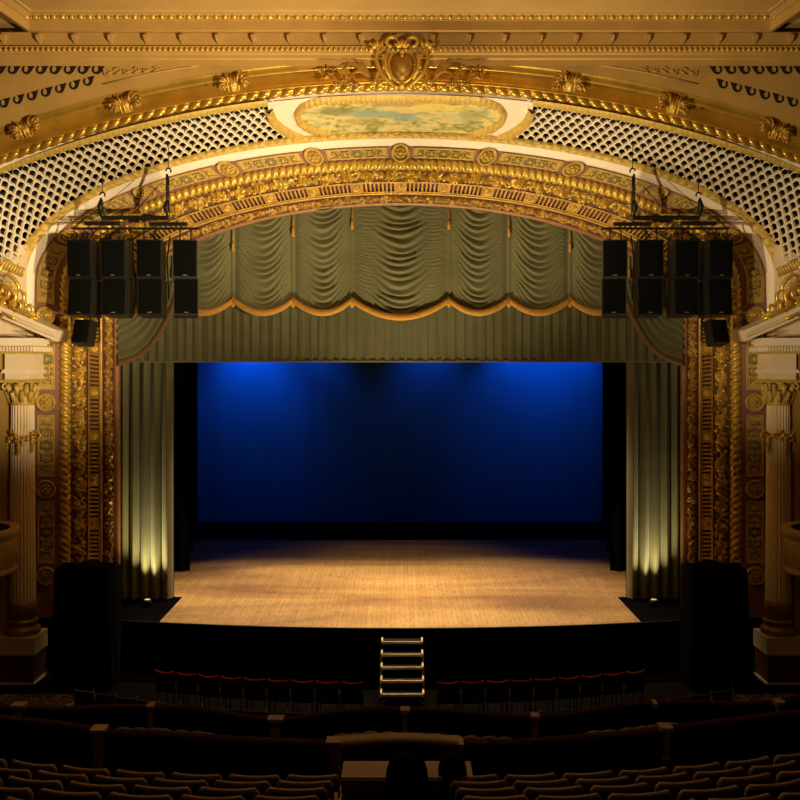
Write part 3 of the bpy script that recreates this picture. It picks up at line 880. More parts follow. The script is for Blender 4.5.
for x in seams[1:-1]:
    mb = MB(); rows = []
    for y in lin(10, archy(x)-3, 303): rows.append([P(x-3, y, Yv+.02), P(x-1.5, y, Yv-.03), P(x+1.5, y, Yv-.03), P(x+3, y, Yv+.02)])
    mb.grid(rows); mb.build('seam_band', M['velvet'], val)
    mb = MB(); yt = archy(x)-2
    tubepx(mb, [(x, yt), (x, yt+17)], .45, Yv-.1, 5)
    tubepx(mb, [(x, yt+15), (x, yt+17), (x, yt+19), (x, yt+24.5)], [.5,1.5,1.2,1.7], Yv-.12, 7)
    mb.build('tassel', M['fringe'], val)
    mb = MB(); tubepx(mb, [(x, 297), (x, 300), (x, 304), (x, 307.5)], [.6,2.6,2.4,1.2], Yv-.10, 8, flat=.5); mb.build('fringe_drop', M['fringe'], val)
def pleated(name, px0, px1, py0, py1, Y, per, amp, m, parent=None, seed=0, hem=0, step=.8, toedge=None):
    mb = MB(); rows = []; n = int((px1-px0)/step)
    for i in range(n+1):
        x = px0+(px1-px0)*i/n
        ph = x/per*2*PI+2.2*smooth_noise(x*.05, seed)
        a_ = amp*(.65+.5*smooth_noise(x*.09, seed+4))
        row = []
        for j in range(9):
            g = j/8; y = (py0(x) if callable(py0) else py0)*(1-g)+(py1+hem*math.sin(ph*.5))*g
            o = a_*(math.sin(ph+.25*smooth_noise(x*.03, g*2))+.35*math.sin(2.3*ph+seed))*(.75+.25*g)
            row.append(P(x, y, Y+o))
        rows.append(row)
    mb.grid(rows); return mb.build(name, m, parent)
o = pleated('pleated_border', 119, 684, lambda x: max(archy(x), 285), 362, .24, 9.5, .05, M['velvet2'], None, 3, .35)
tag(o, 'straight pleated olive border cloth hanging below the swag valance', 'curtain')
for q_ in (-6, -2, 2, 6):
    hm_ = MB(); hm_.tube([(q_, .3, 9.8), (q_, .6, 13.52)], .012, 5); hr_ = hm_.build('hanging_rope', M['steel'], o)
hem = MB(); rows = []
for i in range(300):
    x = 119+565*i/299; rows.append([P(x, 360.6, .19), P(x, 361.4, .17), P(x, 362.4, .19)])
hem.grid(rows); ho = hem.build('hem', M['velvet'], o)

# side swags
for mir in (False, True):
    sd = 'right' if mir else 'left'
    root = thing('side_swag', f'gathered olive side swag with bronze edge caught up at the {sd} of the opening', 'curtain swag', P(*mx_((145, 362), mir), .1), 'side swags of the opening')
    cpts = [(176,282), (173,298), (167,314), (159,329), (150,342), (139,352), (127,358), (118,361)]
    corner = (117, 280)
    def curve(t):
        k = t*(len(cpts)-1); i = min(len(cpts)-2, int(k)); f = k-i
        p0 = cpts[max(0, i-1)]; p1 = cpts[i]; p2 = cpts[i+1]; p3 = cpts[min(len(cpts)-1, i+2)]
        g = lambda a, b, c, d: .5*((2*b)+(-a+c)*f+(2*a-5*b+4*c-d)*f*f+(-a+3*b-3*c+d)*f**3)
        return g(p0[0],p1[0],p2[0],p3[0]), g(p0[1],p1[1],p2[1],p3[1])
    mb = MB(); rows = []
    for i in range(31):
        t = i/30; bx, by = curve(t); row = []
        for j in range(61):
            w_ = .12+.88*j/60
            x = corner[0]+(bx-corner[0])*w_; y = corner[1]+(by-corner[1])*w_
            q = (w_*9.0+.5*smooth_noise(t*2, w_*3)) % 1
            saw = q/.65 if q < .65 else (1-q)/.35
            row.append(P(*mx_((x, y), mir), -.02-.12*saw-.12*w_))
        rows.append(row)
    mb.grid(rows); mb.build('swag', M['velvet2'], root)
    mb = MB(); rows = []
    for i in range(41):
        t = i/40; bx, by = curve(t); l = math.hypot(bx-corner[0], by-corner[1]); ux, uy = (bx-corner[0])/l, (by-corner[1])/l
        rows.append([P(*mx_((bx+ux*o_, by+uy*o_), mir), -.19-h_) for o_, h_ in ((-1,0), (0,.04), (3,.05), (5,.02), (5.5,-.06))])
    mb.grid(rows); mb.build('edge_trim', M['swagtrim'], root)

# house curtains at both sides
for mir in (False, True):
    sd = 'right' if mir else 'left'
    mb = MB(); rows = []
    X0, X1 = -8.05, -6.22
    n = 170
    for i in range(n+1):
        f = i/n; X = X0+(X1-X0)*f
        ph = f*2*PI*6.2+1.1*smooth_noise(f*5, 1.3)
        am = .13+.05*smooth_noise(f*9, 4)
        row = []
        for j in range(25):
            g = j/24; Z = 6.7*(1-g)+.03*g
            o_ = am*(math.sin(ph+.35*math.sin(g*2.5))+.28*math.sin(2*ph+1)+.10*math.sin(5*ph))*(.8+.25*g)
            row.append(Vector(((-X if mir else X)+(.05*math.cos(ph))*(1 if not mir else -1), max(.50, .66+o_), Z)))
        rows.append(row)
    mb.grid(rows)
    for k in range(len(mb.v)): pass
    tag(mb.build('house_curtain', M['velvet'], None), f'olive velvet curtain drawn to the {sd} edge of the stage, lit from below', 'curtain', 'house curtains drawn aside')
    # black masking legs upstage
    for q, (xe, Y) in enumerate(((190, 4.2), (193, 7.6), (197.5, 12.6))):
        x1 = P(xe, 500, Y).x; mb = MB(); rows = []
        for i in range(61):
            X = x1-2.8*i/60; ph = i*.75
            rows.append([Vector(((-X if mir else X), Y+.07*math.sin(ph), Z)) for Z in (.02, 4, 9)])
        mb.grid(rows)
        tag(mb.build('masking_curtain', M['blackcloth'], None), f'black masking cloth at the {sd} wing, ' + ('nearest the house curtain', 'halfway upstage', 'beside the blue backdrop')[q], 'masking curtain', 'black masking legs')
# black border cloths overhead
for q, (Y, z) in enumerate(((3.2, 6.95), (8.0, 7.2))):
    mb = MB(); mb.grid([[Vector((-9.5+19*i/120, Y+.06*math.sin(i*.8), zz)) for zz in (z, 10.4)] for i in range(121)])
    for X in (-8, 0, 8): mb.tube([(X, Y, 10.35), (X, Y, 13.52)], .012, 5)
    tag(mb.build('masking_border', M['blackcloth'], None), 'black masking border hung across the stage, ' + ('nearest the valance', 'further upstage')[q], 'masking curtain', 'black masking borders')
mb = MB(); rows = []
for i in range(161):
    X = -9.2+18.4*i/160
    rows.append([Vector((X, 13.75+.025*math.sin(X*2.2)*(1-zz/10)+.012*math.sin(X*7), zz)) for zz in (.0, .06, .14, 1, 2, 4, 6, 8, 9.6)])
mb.grid(rows)
tag(mb.build('backdrop', M['drop'], None), 'wide blue-lit cyclorama cloth closing the back of the stage', 'backdrop')

# ------------------------------------------------------------------ stage
def edgeY(X): return -2.27+.55*(X/6.0)**2 if abs(X) < 9.6 else -.8
mb = MB(); xs = lin(48, -5.98, 5.98)
mb.grid([[Vector((x, edgeY(x)+.0, .0)), Vector((x, -.5, 0)), Vector((x, .9, 0)), Vector((x, 9.66, 0))] for x in xs])
mb.grid([[Vector((x, .9, 0)), Vector((x, 9.66, 0))] for x in (-8.6, -5.98)]); mb.grid([[Vector((x, .9, 0)), Vector((x, 9.66, 0))] for x in (5.98, 8.6)])
struct(mb.build('floor_stage', M['stage'], None, smooth=False))
mb = MB(); mb.box(-14, 14, -.02, 16, -.3, -.012)
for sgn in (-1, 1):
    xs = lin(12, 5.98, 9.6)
    mb.grid([[Vector((sgn*x, edgeY(x), -.006)), Vector((sgn*x, .9, -.006))] for x in xs])  # shaded apron beyond the planks, drawn as a near-black surface
struct(mb.build('floor_stage_dark', M['deckshade'], None, smooth=False))
mb = MB(); xs = lin(80, -9.6, 9.6)
mb.grid([[Vector((x, edgeY(x)+.001, 0)), Vector((x, edgeY(x)-.07, -.0)), Vector((x, edgeY(x)-.07, -.10)), Vector((x, edgeY(x)-.02, -.10)), Vector((x, edgeY(x)-.02, -1.35))] for x in xs])
struct(mb.build('wall_stage_front', M['black'], None, smooth=False))
mb = MB(); mb.box(-14, 14, 14.6, 14.8, -.3, 14); struct(mb.build('wall_back', M['blackcloth'], None, smooth=False))
mb = MB(); mb.box(-14, 14, 0.5, 14.8, 13.5, 13.8); struct(mb.build('ceiling_stage', M['blackcloth'], None, smooth=False))
for sgn, nm in ((-1, 'wall_stage_left'), (1, 'wall_stage_right')):
    mb = MB(); mb.box(min(sgn*11, sgn*11.2), max(sgn*11, sgn*11.2), -.4, 14.8, -.3, 14); struct(mb.build(nm, M['blackcloth'], None, smooth=False))
# dark wall closing the space around the opening, behind the bands
mb = MB(); rows = []
for i in range(121):
    t = -2+4*i/120
    inner = Rr.at(t); out = Ring(440, 60, 277, .46, 618).at(t)
    rows.append([inner, out])
mb.grid(rows); struct(mb.build('wall_front.001', M['black'], None, smooth=False))

# steps up to the stage
st = thing('stage_steps', 'five small steps with pale edge strips leading up to the stage front', 'steps', (0.05, -3.4, -1.3))
for k in range(5):
    y_ = 641.5+13.2*k; yy = (640.5, 653, 666, 679.4, 693)[k]
    Z = -.20-.2*k; Yk = D*0+( (H-Z)*F/(yy+1.5-HOR) - D )
    mb = MB(); hw = .475
    X0 = .05
    mb.box(X0-hw, X0+hw, Yk, Yk+.30, Z-.04, Z, 0)
    mb.box(X0-hw+.03, X0+hw-.03, Yk+.25, Yk+.29, Z-.2, Z-.04, 0)
    t_ = mb.build('tread', M['black'], st, smooth=False)
    mb = MB(); mb.box(X0-hw-.01, X0+hw+.01, Yk-.02, Yk+.02, Z-.045, Z+.012)
    for s_ in (-1, 1): mb.box(X0+s_*hw-.02, X0+s_*hw+.02, Yk, Yk+.30, Z-.03, Z+.03)
    e = mb.build('edge_strip', M['cream'], t_, smooth=False); e.matrix_parent_inverse = Matrix.Identity(4)
for s_ in (-1, 1):
    mb = MB(); A = [(-2.2,-.25), (-2.2,-1.35), (-3.7,-1.35), (-3.7,-1.15)]
    x = .05+s_*.50; mb.hexa([(x-.02,-2.25,-1.35),(x+.02,-2.25,-1.35),(x+.02,-3.75,-1.35),(x-.02,-3.75,-1.35),(x-.02,-2.25,-.28),(x+.02,-2.25,-.28),(x+.02,-3.75,-1.2),(x-.02,-3.75,-1.2)])
    mb.build('stringer', M['black'], st, smooth=False)

# uplights on the stage edge
for mir in (False, True):
    x = P(*mx_((148, 602), mir), .0).x
    sd = 'right' if mir else 'left'
    root = thing('uplight', f'small floor uplight shining onto the {sd} house curtain', 'stage light', (x, -.08, 0), 'floor uplights at the curtains')
    mb = MB(); mb.lathe([(.10,0), (.12,.03), (.12,.14), (.10,.16), (.085,.165)], 16, 0, Matrix.Translation((x,-.08,0))); mb.build('housing', M['steel'], root)
    mb = MB(); mb.lathe([(.085,0), (.05,.02), (.001,.025)], 16, 0, Matrix.Translation((x,-.08,.162)), cap=False); mb.build('lens', M['lens'], root)
    l = spot('uplight_beam', (x, -.08, .30), (x, .50, 2.2), 440 if not mir else 310, (1.0, .84, .42), 84, 1.0, .04)

# ------------------------------------------------------------------ loudspeaker arrays
def cabinet(name, label, cat, px, py, Y, wm, hm, yaw, tilt, group, badge=True, dp=.62):
    c = P(px, py, Y)
    root = thing(name, label, cat, c, group, (math.radians(tilt), 0, math.radians(yaw)), local=True)
    mb = MB(); a, b = wm/2, hm/2
    f0 = [(-a, 0, -b), (a, 0, -b), (a, 0, b), (-a, 0, b)]; k = .94
    mb.hexa([(-a,0,-b),(a,0,-b),(a*k,dp,-b),(-a*k,dp,-b),(-a,0,b),(a,0,b),(a*k,dp,b),(-a*k,dp,b)]); mb.build('cabinet_shell', M['spk_edge'], root, smooth=False)
    mb = MB(); rows = []
    for i in range(7):
        x = -a+.03+(2*a-.06)*i/6; o_ = -.025*math.sin(PI*i/6)-.01
        rows.append([Vector((x, o_, -b+.03)), Vector((x, o_, b-.03))])
    mb.grid(rows)
    mb.box(-a+.028, a-.028, -.012, .01, -b+.028, b-.028)
    mb.build('grille_cloth', M['blackcloth'], root)
    if badge:
        mb = MB(); mb.box(-.05, .05, -.042, -.034, -b+.05, -b+.066)
        mb.build('badge', M['badge'], root, smooth=False)
    return root
wherec = ['outermost', 'second from the outside', 'third from the outside', 'innermost']
for mir in (False, True):
    sd = 'right' if mir else 'left'
    for k, (xc, wpx, yaw) in enumerate(((79, 25, 8), (113, 24.5, 3), (149, 25, -2), (185, 24.5, -13))):
        X, _ = mx_((xc, 0), mir); X -= 1 if mir else 0
        yw = -yaw if mir else yaw
        Yk = -2.6
        cabinet('loudspeaker', f'{wherec[k]} black loudspeaker in the upper row of the {sd} hanging array', 'loudspeaker', X, 258.5, Yk, wpx*23.5/F, 38*23.5/F, -yw, 0, f'loudspeakers of the {sd} array')
        cabinet('loudspeaker', f'{wherec[k]} black loudspeaker in the lower row of the {sd} hanging array', 'loudspeaker', X+(1 if not mir else -1), 296.5, Yk+.03, wpx*23.5/F, 37*23.5/F, -yw, -5, f'loudspeakers of the {sd} array')
    X, _ = mx_((81, 0), mir)
    small = cabinet('small_loudspeaker', f'small tilted black loudspeaker hung under the {sd} array', 'loudspeaker', X, 331, -2.6, 18*24/F, 24*24/F, (14 if mir else -14), -16, 'small loudspeakers under the arrays', False, .34)
    mb = MB(); a = P(X-8, 319, -2.0)
    for q in (-1, 1): mb.tube([P(X+q*9, 312, -2.4), P(X+q*9, 322, -2.4)], .018, 5)
    hng = mb.build('hanging_bracket', M['steel'], small); hng.matrix_parent_inverse = small.matrix_world.inverted(); 
    bpy.context.view_layer.update(); hng.matrix_parent_inverse = small.matrix_world.inverted()
    # rigging frame
    fr = thing('rigging_frame', f'black steel bars and hooks carrying the {sd} loudspeaker array', 'rigging', P(*mx_((133, 228), mir), -1.9), 'rigging frames above the arrays')
    mb = MB()
    Yr = -2.4; q = lambda x, y: P(*mx_((x, y), mir), Yr)
    def beam(x0, x1, y, r):
        p0, p1 = q(x0, y), q(x1, y); k_ = r*24/F
        mb.box(min(p0.x, p1.x), max(p0.x, p1.x), Yr-.07, Yr+.07, p0.z-k_, p0.z+k_)
    beam(102, 168, 217.8, 1.8); mb.build('top_beam', M['steel'], fr, smooth=False)
    mb = MB(); beam(72, 199, 228.5, .8); mb.build('long_bar', M['steel'], fr, smooth=False)
    mb = MB(); beam(85, 120, 223.5, 1.5); mb.build('bumper', M['steel'], fr, smooth=False)
    mb = MB(); beam(150, 187, 224, 1.5); mb.build('bumper', M['steel'], fr, smooth=False)
    mb = MB()
    for x in (79, 113, 149, 185):
        mb.tube([q(x-5, 240), q(x-5, 228)], .018, 5); mb.tube([q(x+6, 240), q(x+6, 228)], .018, 5)
    mb.tube([q(88, 240), q(100, 226), q(103, 218)], .016, 5); mb.tube([q(125, 238), q(112, 226)], .016, 5); mb.tube([q(150, 238), q(164, 222)], .016, 5)
    mb.tube([q(73, 229), q(84, 218), q(100, 212)], .014, 5)
    mb.build('drop_bars', M['steel'], fr)
    for x, yt in ((101, 194), (167, 170)):
        mb = MB()
        mb.tube([q(x, 217), q(x, yt+4)], .03, 6); mb.tube([q(x+2.4, 217), q(x+1.6, yt+6)], .012, 5)
        mb.tube([P(*mx_(p, mir), Yr) for p in arcpx(x+1.4, yt+1, 2.6, 180, 400, 12)], .02, 5)
        mb.tube([P(*mx_(p, mir), Yr) for p in ((x, 212), (x-1, 206), (x, 200))], [.05,.08,.04], 6)
        mb.tube([q(x+1.4, yt-1.6), q(x+1.4, yt-9), P(mx_((x+1.4, 0), mir)[0], yt-40, -2.4)], .010, 5)
        mb.build('chain_hoist', M['steel'], fr)
    mb = MB(); mb.tube([q(158, 186), q(140, 206), q(128, 222)], .012, 5); mb.tube([q(103, 214), q(120, 226), q(135, 216)], .01, 5)
    mb.tube([q(133, 240), q(134, 316)], .014, 5); mb.tube([q(170, 236), q(167, 260), q(169, 300)], .018, 5); mb.tube([q(99, 316), q(100, 342)], .02, 5)
    mb.build('cable', M['steel'], fr)

# ------------------------------------------------------------------ side piers: columns, entablatures, pediments
for mir in (False, True):
    sd = 'right' if mir else 'left'
    q = lambda x, y, Y: P(*mx_((x, y), mir), Y)
    Yc_ = -2.1
    # back wall of the pier
    mb = MB()
    a = q(27, 262, -1.52); b = q(-80, 262, -1.52)
    mb.grid([[Vector((X, -1.53, z)) for z in (-1.4, 2, 6, q(0, 245, -1.5).z)] for X in (a.x, b.x)])
    struct(mb.build('wall_'+sd, M['cream'], None, smooth=False))
    mb = MB(); X = q(-110, 0, -1.5).x; mb.box(min(X, X+(.2 if mir else -.2)), max(X, X+(.2 if mir else -.2)), -34, -1.5, -1.4, zt); struct(mb.build('wall_side_'+sd, M['cornice'], None, smooth=False))
    # the cream field above the pediment, standing forward
    mb = MB(); poly = [(27,330), (27,296), (26,286), (24,278), (0,267), (-60,248), (-60,330)]
    ids = [mb.vert(q(x, y, -2.02)) for x, y in poly]; ids2 = [mb.vert(q(x, y, -1.55)) for x, y in poly]
    mb.face(ids); n = len(poly)
    for i in range(n): mb.face((ids[i], ids[(i+1) % n], ids2[(i+1) % n], ids2[i]))
    struct(mb.build('wall_pediment_'+sd, M['cream'], None, smooth=False))
    # column
    cx = 22.5; base = q(cx, 650, Yc_)
    top = q(cx, 403, Yc_).z; bot = q(cx, 603, Yc_).z; R = 12.4*23.9/F
    col = thing('fluted_column', f'fluted cream column with gilt capital on a pedestal at the {sd} of the arch', 'column', (base.x, Yc_, -1.17), 'columns beside the arch')
    Tm = Matrix.Translation((base.x, Yc_, 0))
    mb = MB(); rows = []
    for i in range(13):
        g = i/12; z = bot+(top-bot)*g; r = R*(1.03-.12*g)
        row = []
        for j in range(144):
            th = 2*PI*j/144; fl = (j % 6)/6
            d = .028*math.sin(PI*fl) if fl > .01 else 0
            row.append(Vector((base.x+(r-d*1.2)*math.cos(th), Yc_+(r-d*1.2)*math.sin(th), z)))
        rows.append(row)
    mb.grid(rows, closev=True); mb.build('shaft', M['cream'], col, smooth=False)
    z = lambda y: q(cx, y, Yc_).z
    mb = MB(); mb.lathe([(R*1.02, z(603)), (R*1.02, z(600)), (R*1.10, z(601)), (R*1.06, z(606)), (R*1.08, z(617)), (R*1.0, z(618))], 32, 0, Tm)
    mb.lathe([(R*1.0, z(617)), (R*1.22, z(619)), (R*1.22, z(621)), (R*1.08, z(623)), (R*1.12, z(625)), (R*1.38, z(627)), (R*1.42, z(629.5)), (R*1.36, z(632.5)), (R*1.3, z(633))], 32, 0, Tm); mb.build('base', M['gold_dark'], col)
    for k in range(14):
        pass
    # capital
    mb = MB(); mb.lathe([(R*.92, z(405)), (R*1.0, z(403.5)), (R*.92, z(402)), (R*.95, z(392)), (R*1.1, z(384)), (R*1.3, z(381))], 32, 0, Tm)
    for tier, (y0_, y1_, nn, rad) in enumerate(((402, 391, 10, .95), (396, 384, 10, 1.02))):
        for k in range(nn):
            th = 2*PI*(k+.5*tier)/nn; c, s_ = math.cos(th), math.sin(th)
            L = [(rad*R, z(y0_)), (rad*R*1.1, z((y0_+y1_)/2)), (rad*R*1.32, z(y1_)), (rad*R*1.42, z(y1_+2.5))]
            mb.tube([(base.x+r_*c, Yc_+r_*s_, zz) for r_, zz in L], [.045,.07,.055,.02], 6)
    for k in range(4):
        th = PI/4+k*PI/2; c, s_ = math.cos(th), math.sin(th)
        pts = []
        for i in range(15):
            f = i/14; a_ = -PI/2+f*2*PI*1.1; rr = .085*(1-.6*f)
            pts.append((base.x+(R*1.38+rr*math.cos(a_))*c, Yc_+(R*1.38+rr*math.cos(a_))*s_, z(386)+rr*math.sin(a_)))
        mb.tube(pts, .028, 6)
    mb.build('capital', M['gold_matte'], col)
    mb = MB(); w_ = R*1.45; mb.box(base.x-w_, base.x+w_, Yc_-w_, Yc_+w_, z(382.5), z(379.5)); mb.build('abacus', M['gold_matte'], col, smooth=False)
    # garland round the shaft
    mb = MB(); rnd = random.Random(3+mir)
    gy = 437
    for k in range(9):
        th = -PI+PI*k/8*1.0
        for e in range(7):
            r_ = R*1.02+.05*rnd.random(); t2 = th+(rnd.random()-.5)*.35; zz = z(gy+3*math.sin(k*PI/2.0)+(rnd.random()-.5)*7)
            mb.blob((base.x+r_*math.cos(t2), Yc_+r_*math.sin(t2), zz), .045, .045, .05, 5)
    for sx, ln in ((-1.05, 13), (1.05, 13), (.1, 15)):
        for k in range(7):
            zz = z(gy+ln*k/6); th = -PI/2+sx*1.0; mb.blob((base.x+(R+.05)*math.cos(th)+.02*math.sin(k*3), Yc_+(R+.05)*math.sin(th), zz), .05*(1-.08*k), .05, .06, 5)
    for s_ in (-1, 1):
        tubepx(mb, [mx_(p, mir) for p in ((cx+s_*8, gy-2), (cx+s_*14, gy-6), (cx+s_*18, gy-2), (cx+s_*15, gy+3), (cx+s_*17, gy+9))], [1,1.6,1.8,1.6,.7], Yc_-.1, 6)
    mb.build('garland', M['gold'], col)
    mb = MB(); w_ = R*1.5
    mb.box(base.x-w_, base.x+w_, Yc_-w_, Yc_+w_, z(650), z(633)); mb.build('plinth', M['cream'], col, smooth=False)
    mb = MB(); mb.box(base.x-w_*.93, base.x+w_*.93, Yc_-w_*.93, Yc_+w_*.93, z(680), z(650)); mb.build('pedestal', M['slot'], col, smooth=False)
    mb = MB(); mb.box(base.x-w_, base.x+w_, Yc_-w_, Yc_+w_, -1.25, z(679.5)); mb.build('pedestal_foot', M['cream'], col, smooth=False)
    # entablature block
    en = thing('entablature', f'cream entablature with dentils and broken pediment over the {sd} column', 'entablature', (base.x, Yc_, z(380)), 'entablatures over the columns')
    w_ = R*1.02
    mb = MB(); d1 = -1.55
    mb.box(base.x-w_, base.x+w_, Yc_-w_, d1, z(379.5), z(354)); mb.build('frieze_block', M['cream'], en, smooth=False)
    mb = MB(); w2 = w_+.06; mb.box(base.x-w2, base.x+w2, Yc_-w2, d1, z(373), z(370.8)); mb.box(base.x-w2+.02, base.x+w2-.02, Yc_-w2+.02, d1, z(370.8), z(369.5)); mb.build('architrave_fillet', M['white'], en, smooth=False)
    mb = MB(); w2 = w_+.08; mb.box(base.x-w2, base.x+w2, Yc_-w2, d1, z(354), z(346)); mb.build('dentil_ground', M['gold_matte'], en, smooth=False)
    mb = MB()
    for k in range(11):
        x = base.x-w2+.03+(2*w2-.06)*k/10; mb.box(x-.017, x+.017, Yc_-w2-.04, Yc_-w2+.02, z(351.5), z(347))
    ins = 1 if not mir else -1
    for k in range(14):
        yk = Yc_-w2+.03+(k+.5)*.09; xx = base.x+ins*w2; mb.box(min(xx, xx+ins*.04), max(xx, xx+ins*.04), yk-.017, yk+.017, z(351.5), z(347))
    mb.build('dentils', M['white'], en, smooth=False)
    mb = MB()
    for (y0_, y1_, e) in ((346,343.5,.10), (343.5,340,.16), (340,338.5,.22)):
        ww = w_+e; mb.box(base.x-ww-(.3 if not mir else 0), base.x+ww+(.3 if mir else 0), Yc_-ww, d1, z(y0_), z(y1_))
    mb.build('cornice', M['white'], en, smooth=False)
    # raking pediment
    mb = MB()
    for (o0, o1, Yf) in ((0, 4.5, -2.55), (4.5, 7.5, -2.48), (7.5, 11.5, -2.38)):
        A = [(56, 330+o0), (20, 314.5+o0), (-20, 297+o0), (-60, 280+o0)]; B = [(x, y+(o1-o0)) for x, y in A]
        for i in range(3):
            c = [q(*B[i], Yf), q(*B[i+1], Yf), q(*B[i+1], Yf)+Vector((0, -Yf-1.6, 0)), q(*B[i], Yf)+Vector((0, -Yf-1.6, 0)),
                 q(*A[i], Yf), q(*A[i+1], Yf), q(*A[i+1], Yf)+Vector((0, -Yf-1.6, 0)), q(*A[i], Yf)+Vector((0, -Yf-1.6, 0))]
            mb.hexa(c)
    mb.build('raking_cornice', M['cream'], en, smooth=False)
    # gilt figure-like scroll sculpture on the pediment
    sc = thing('gilt_sculpture', f'burnished gold scroll and foliage sculpture resting on the {sd} pediment', 'sculpture', q(10, 316, -2.2), 'gold sculptures on the pediments')
    mb = MB(); Ys = -2.28; rnd = random.Random(9)
    mm = lambda pts: [mx_(p[:2], mir)+tuple(p[2:]) for p in pts]
    for cx_, cy_, rx, ry in ((2,290,6,6), (10,297,6,5), (4,303,7,6), (14,304,6,5), (-6,298,7,8), (0,312,7,4), (10,311,6,4), (-12,306,8,7), (18,309,4,3.5), (-16,294,7,7)):
        p = mx_((cx_, cy_), mir); blobpx(mb, p[0], p[1], rx*.72, ry*.72, Ys-.1*rnd.random(), n=8)
    mb.build('figure_mass', M['gold_bright'], sc)
    for L, r in (([(0,284),(6,285),(12,290),(16,296),(14,303),(8,306)], [1.2,2.2,2.6,2.6,2.2,1.2]), (arcpx(4, 292, 7, 160, -160, 14, .5), [2.2-.08*i for i in range(15)]),
                 (arcpx(16, 306, 6.5, 200, 520, 14, .55), [2.0-.08*i for i in range(15)]), ([(14,313),(21,310),(27,312),(33,317),(38,320)], [2.2,2.4,2.2,1.8,.8]),
                 (arcpx(33, 315, 4, 90, 400, 12, .6), [1.4-.06*i for i in range(13)]), ([(-4,280),(-2,272),(2,266),(0,260)], [2.5,2.2,1.8,.8]),
                 ([(0,316),(6,313),(12,317),(16,320)], [1.6,2.2,2.0,1.0]), ([(18,303),(22,300),(26,304),(27,309)], [1,1.8,1.8,1]), ([(2,276),(8,274),(14,279),(19,287),(17,294)], [1,2.4,2.4,2,1]), ([(20,290),(24,294),(24,300),(20,305)], [1,2.2,2.2,1]), ([(24,306),(30,305),(33,310),(30,314)], [1,2,2,1]), (arcpx(9, 286, 4.5, 0, 330, 12, .4), [1.9-.08*i for i in range(13)])):
        mb = MB(); tubepx(mb, mm(L), r, Ys-.22, 8); mb.build('gilt_scroll', M['gold_bright'], sc)
    # outer pier and box front
    mb = MB(); x0 = q(8, 0, -2.2).x; x1 = q(-70, 0, -2.2).x
    mb.box(min(x0, x1), max(x0, x1), -2.3, -1.6, -1.3, q(0, 346, -2.2).z); pr = mb.build('box_pier', M['cornice'], None, smooth=False); tag(pr, f'brown pier behind the {sd} column beside the theatre box', 'pier', 'piers behind the columns')
    bx = thing('theatre_box', f'carved gold and cream balcony front of the theatre box beyond the {sd} column', 'balcony', q(-10, 575, -3.6), 'theatre box fronts')
    mb = MB(); Yb = -3.4; cxx = q(-32, 0, Yb).x; zz = lambda y: q(0, y, Yb).z
    Rb = 49*22.6/F
    Tb = Matrix.Translation((cxx, Yb, 0))
    mb.lathe([(Rb*.80, zz(529)), (Rb*.97, zz(527.5)), (Rb, zz(530)), (Rb, zz(534)), (Rb*.95, zz(536.5)), (Rb*.93, zz(539))], 48, 0, Tb, cap=False); mb.build('rail', M['cornice'], bx)
    mb = MB(); rows = []
    for i in range(9):
        g = i/8; y = 539+(568-539)*g
        rows.append([Vector((cxx+(Rb*(.93-.06*g)+.05*abs(math.sin(th*9))*math.sin(PI*g))*math.cos(th), Yb+(Rb*(.93-.06*g)+.05*abs(math.sin(th*9))*math.sin(PI*g))*math.sin(th), zz(y))) for th in lin(96, 0, 2*PI)])
    mb.grid(rows); mb.build('carved_front', M['cornice'], bx)
    mb = MB(); mb.lathe([(Rb*.87, zz(568)), (Rb*.95, zz(570)), (Rb*.93, zz(573)), (Rb*.6, zz(580)), (Rb*.2, zz(590)), (.02, zz(592))], 48, 0, Tb, cap=False); mb.build('underside', M['cornice'], bx)
    mb = MB(); mb.lathe([(Rb*.8, zz(531)), (.02, zz(531.2))], 32, 0, Tb, cap=False); mb.build('dark_hollow', M['black'], bx)  # black disc stands in for the dark hollow inside the box
    mb = MB(); rows = []                                         # draped stack of low speakers before the arch
    xl, xr = 50, 112
    Yk = -3.0; a = q(xl, 0, Yk).x; b = q(xr, 0, Yk).x; xa, xb = min(a, b), max(a, b)
    zt_ = P(0, 569, Yk).z; N = 40
    for i in range(N+1):
        th = 2*PI*i/N; c, s_ = math.cos(th), math.sin(th)
        k = 1/max(abs(c), abs(s_))**.86; col_ = []
        for g in (0, .02, .25, .5, .75, .97, 1.0):
            sh = 1+.03*math.sin(7*th+g*3)+.05*(1-g)
            if g == 1.0: sh *= .93
            col_.append(Vector(((xa+xb)/2+(xb-xa)/2*.93*c*k*sh, -2.55+.5*s_*k*sh, -1.24+(zt_+1.24+.04*math.sin(5*th))*g)))
        col_.append(Vector(((xa+xb)/2, -2.55, zt_-.02)))
        rows.append(col_)
    mb.grid(rows)
    tag(mb.build('covered_speaker_stack', M['blackcloth'], None), f'tall black cloth-covered equipment stack in front of the {sd} leg of the arch', 'equipment stack', 'covered stacks beside the stage')

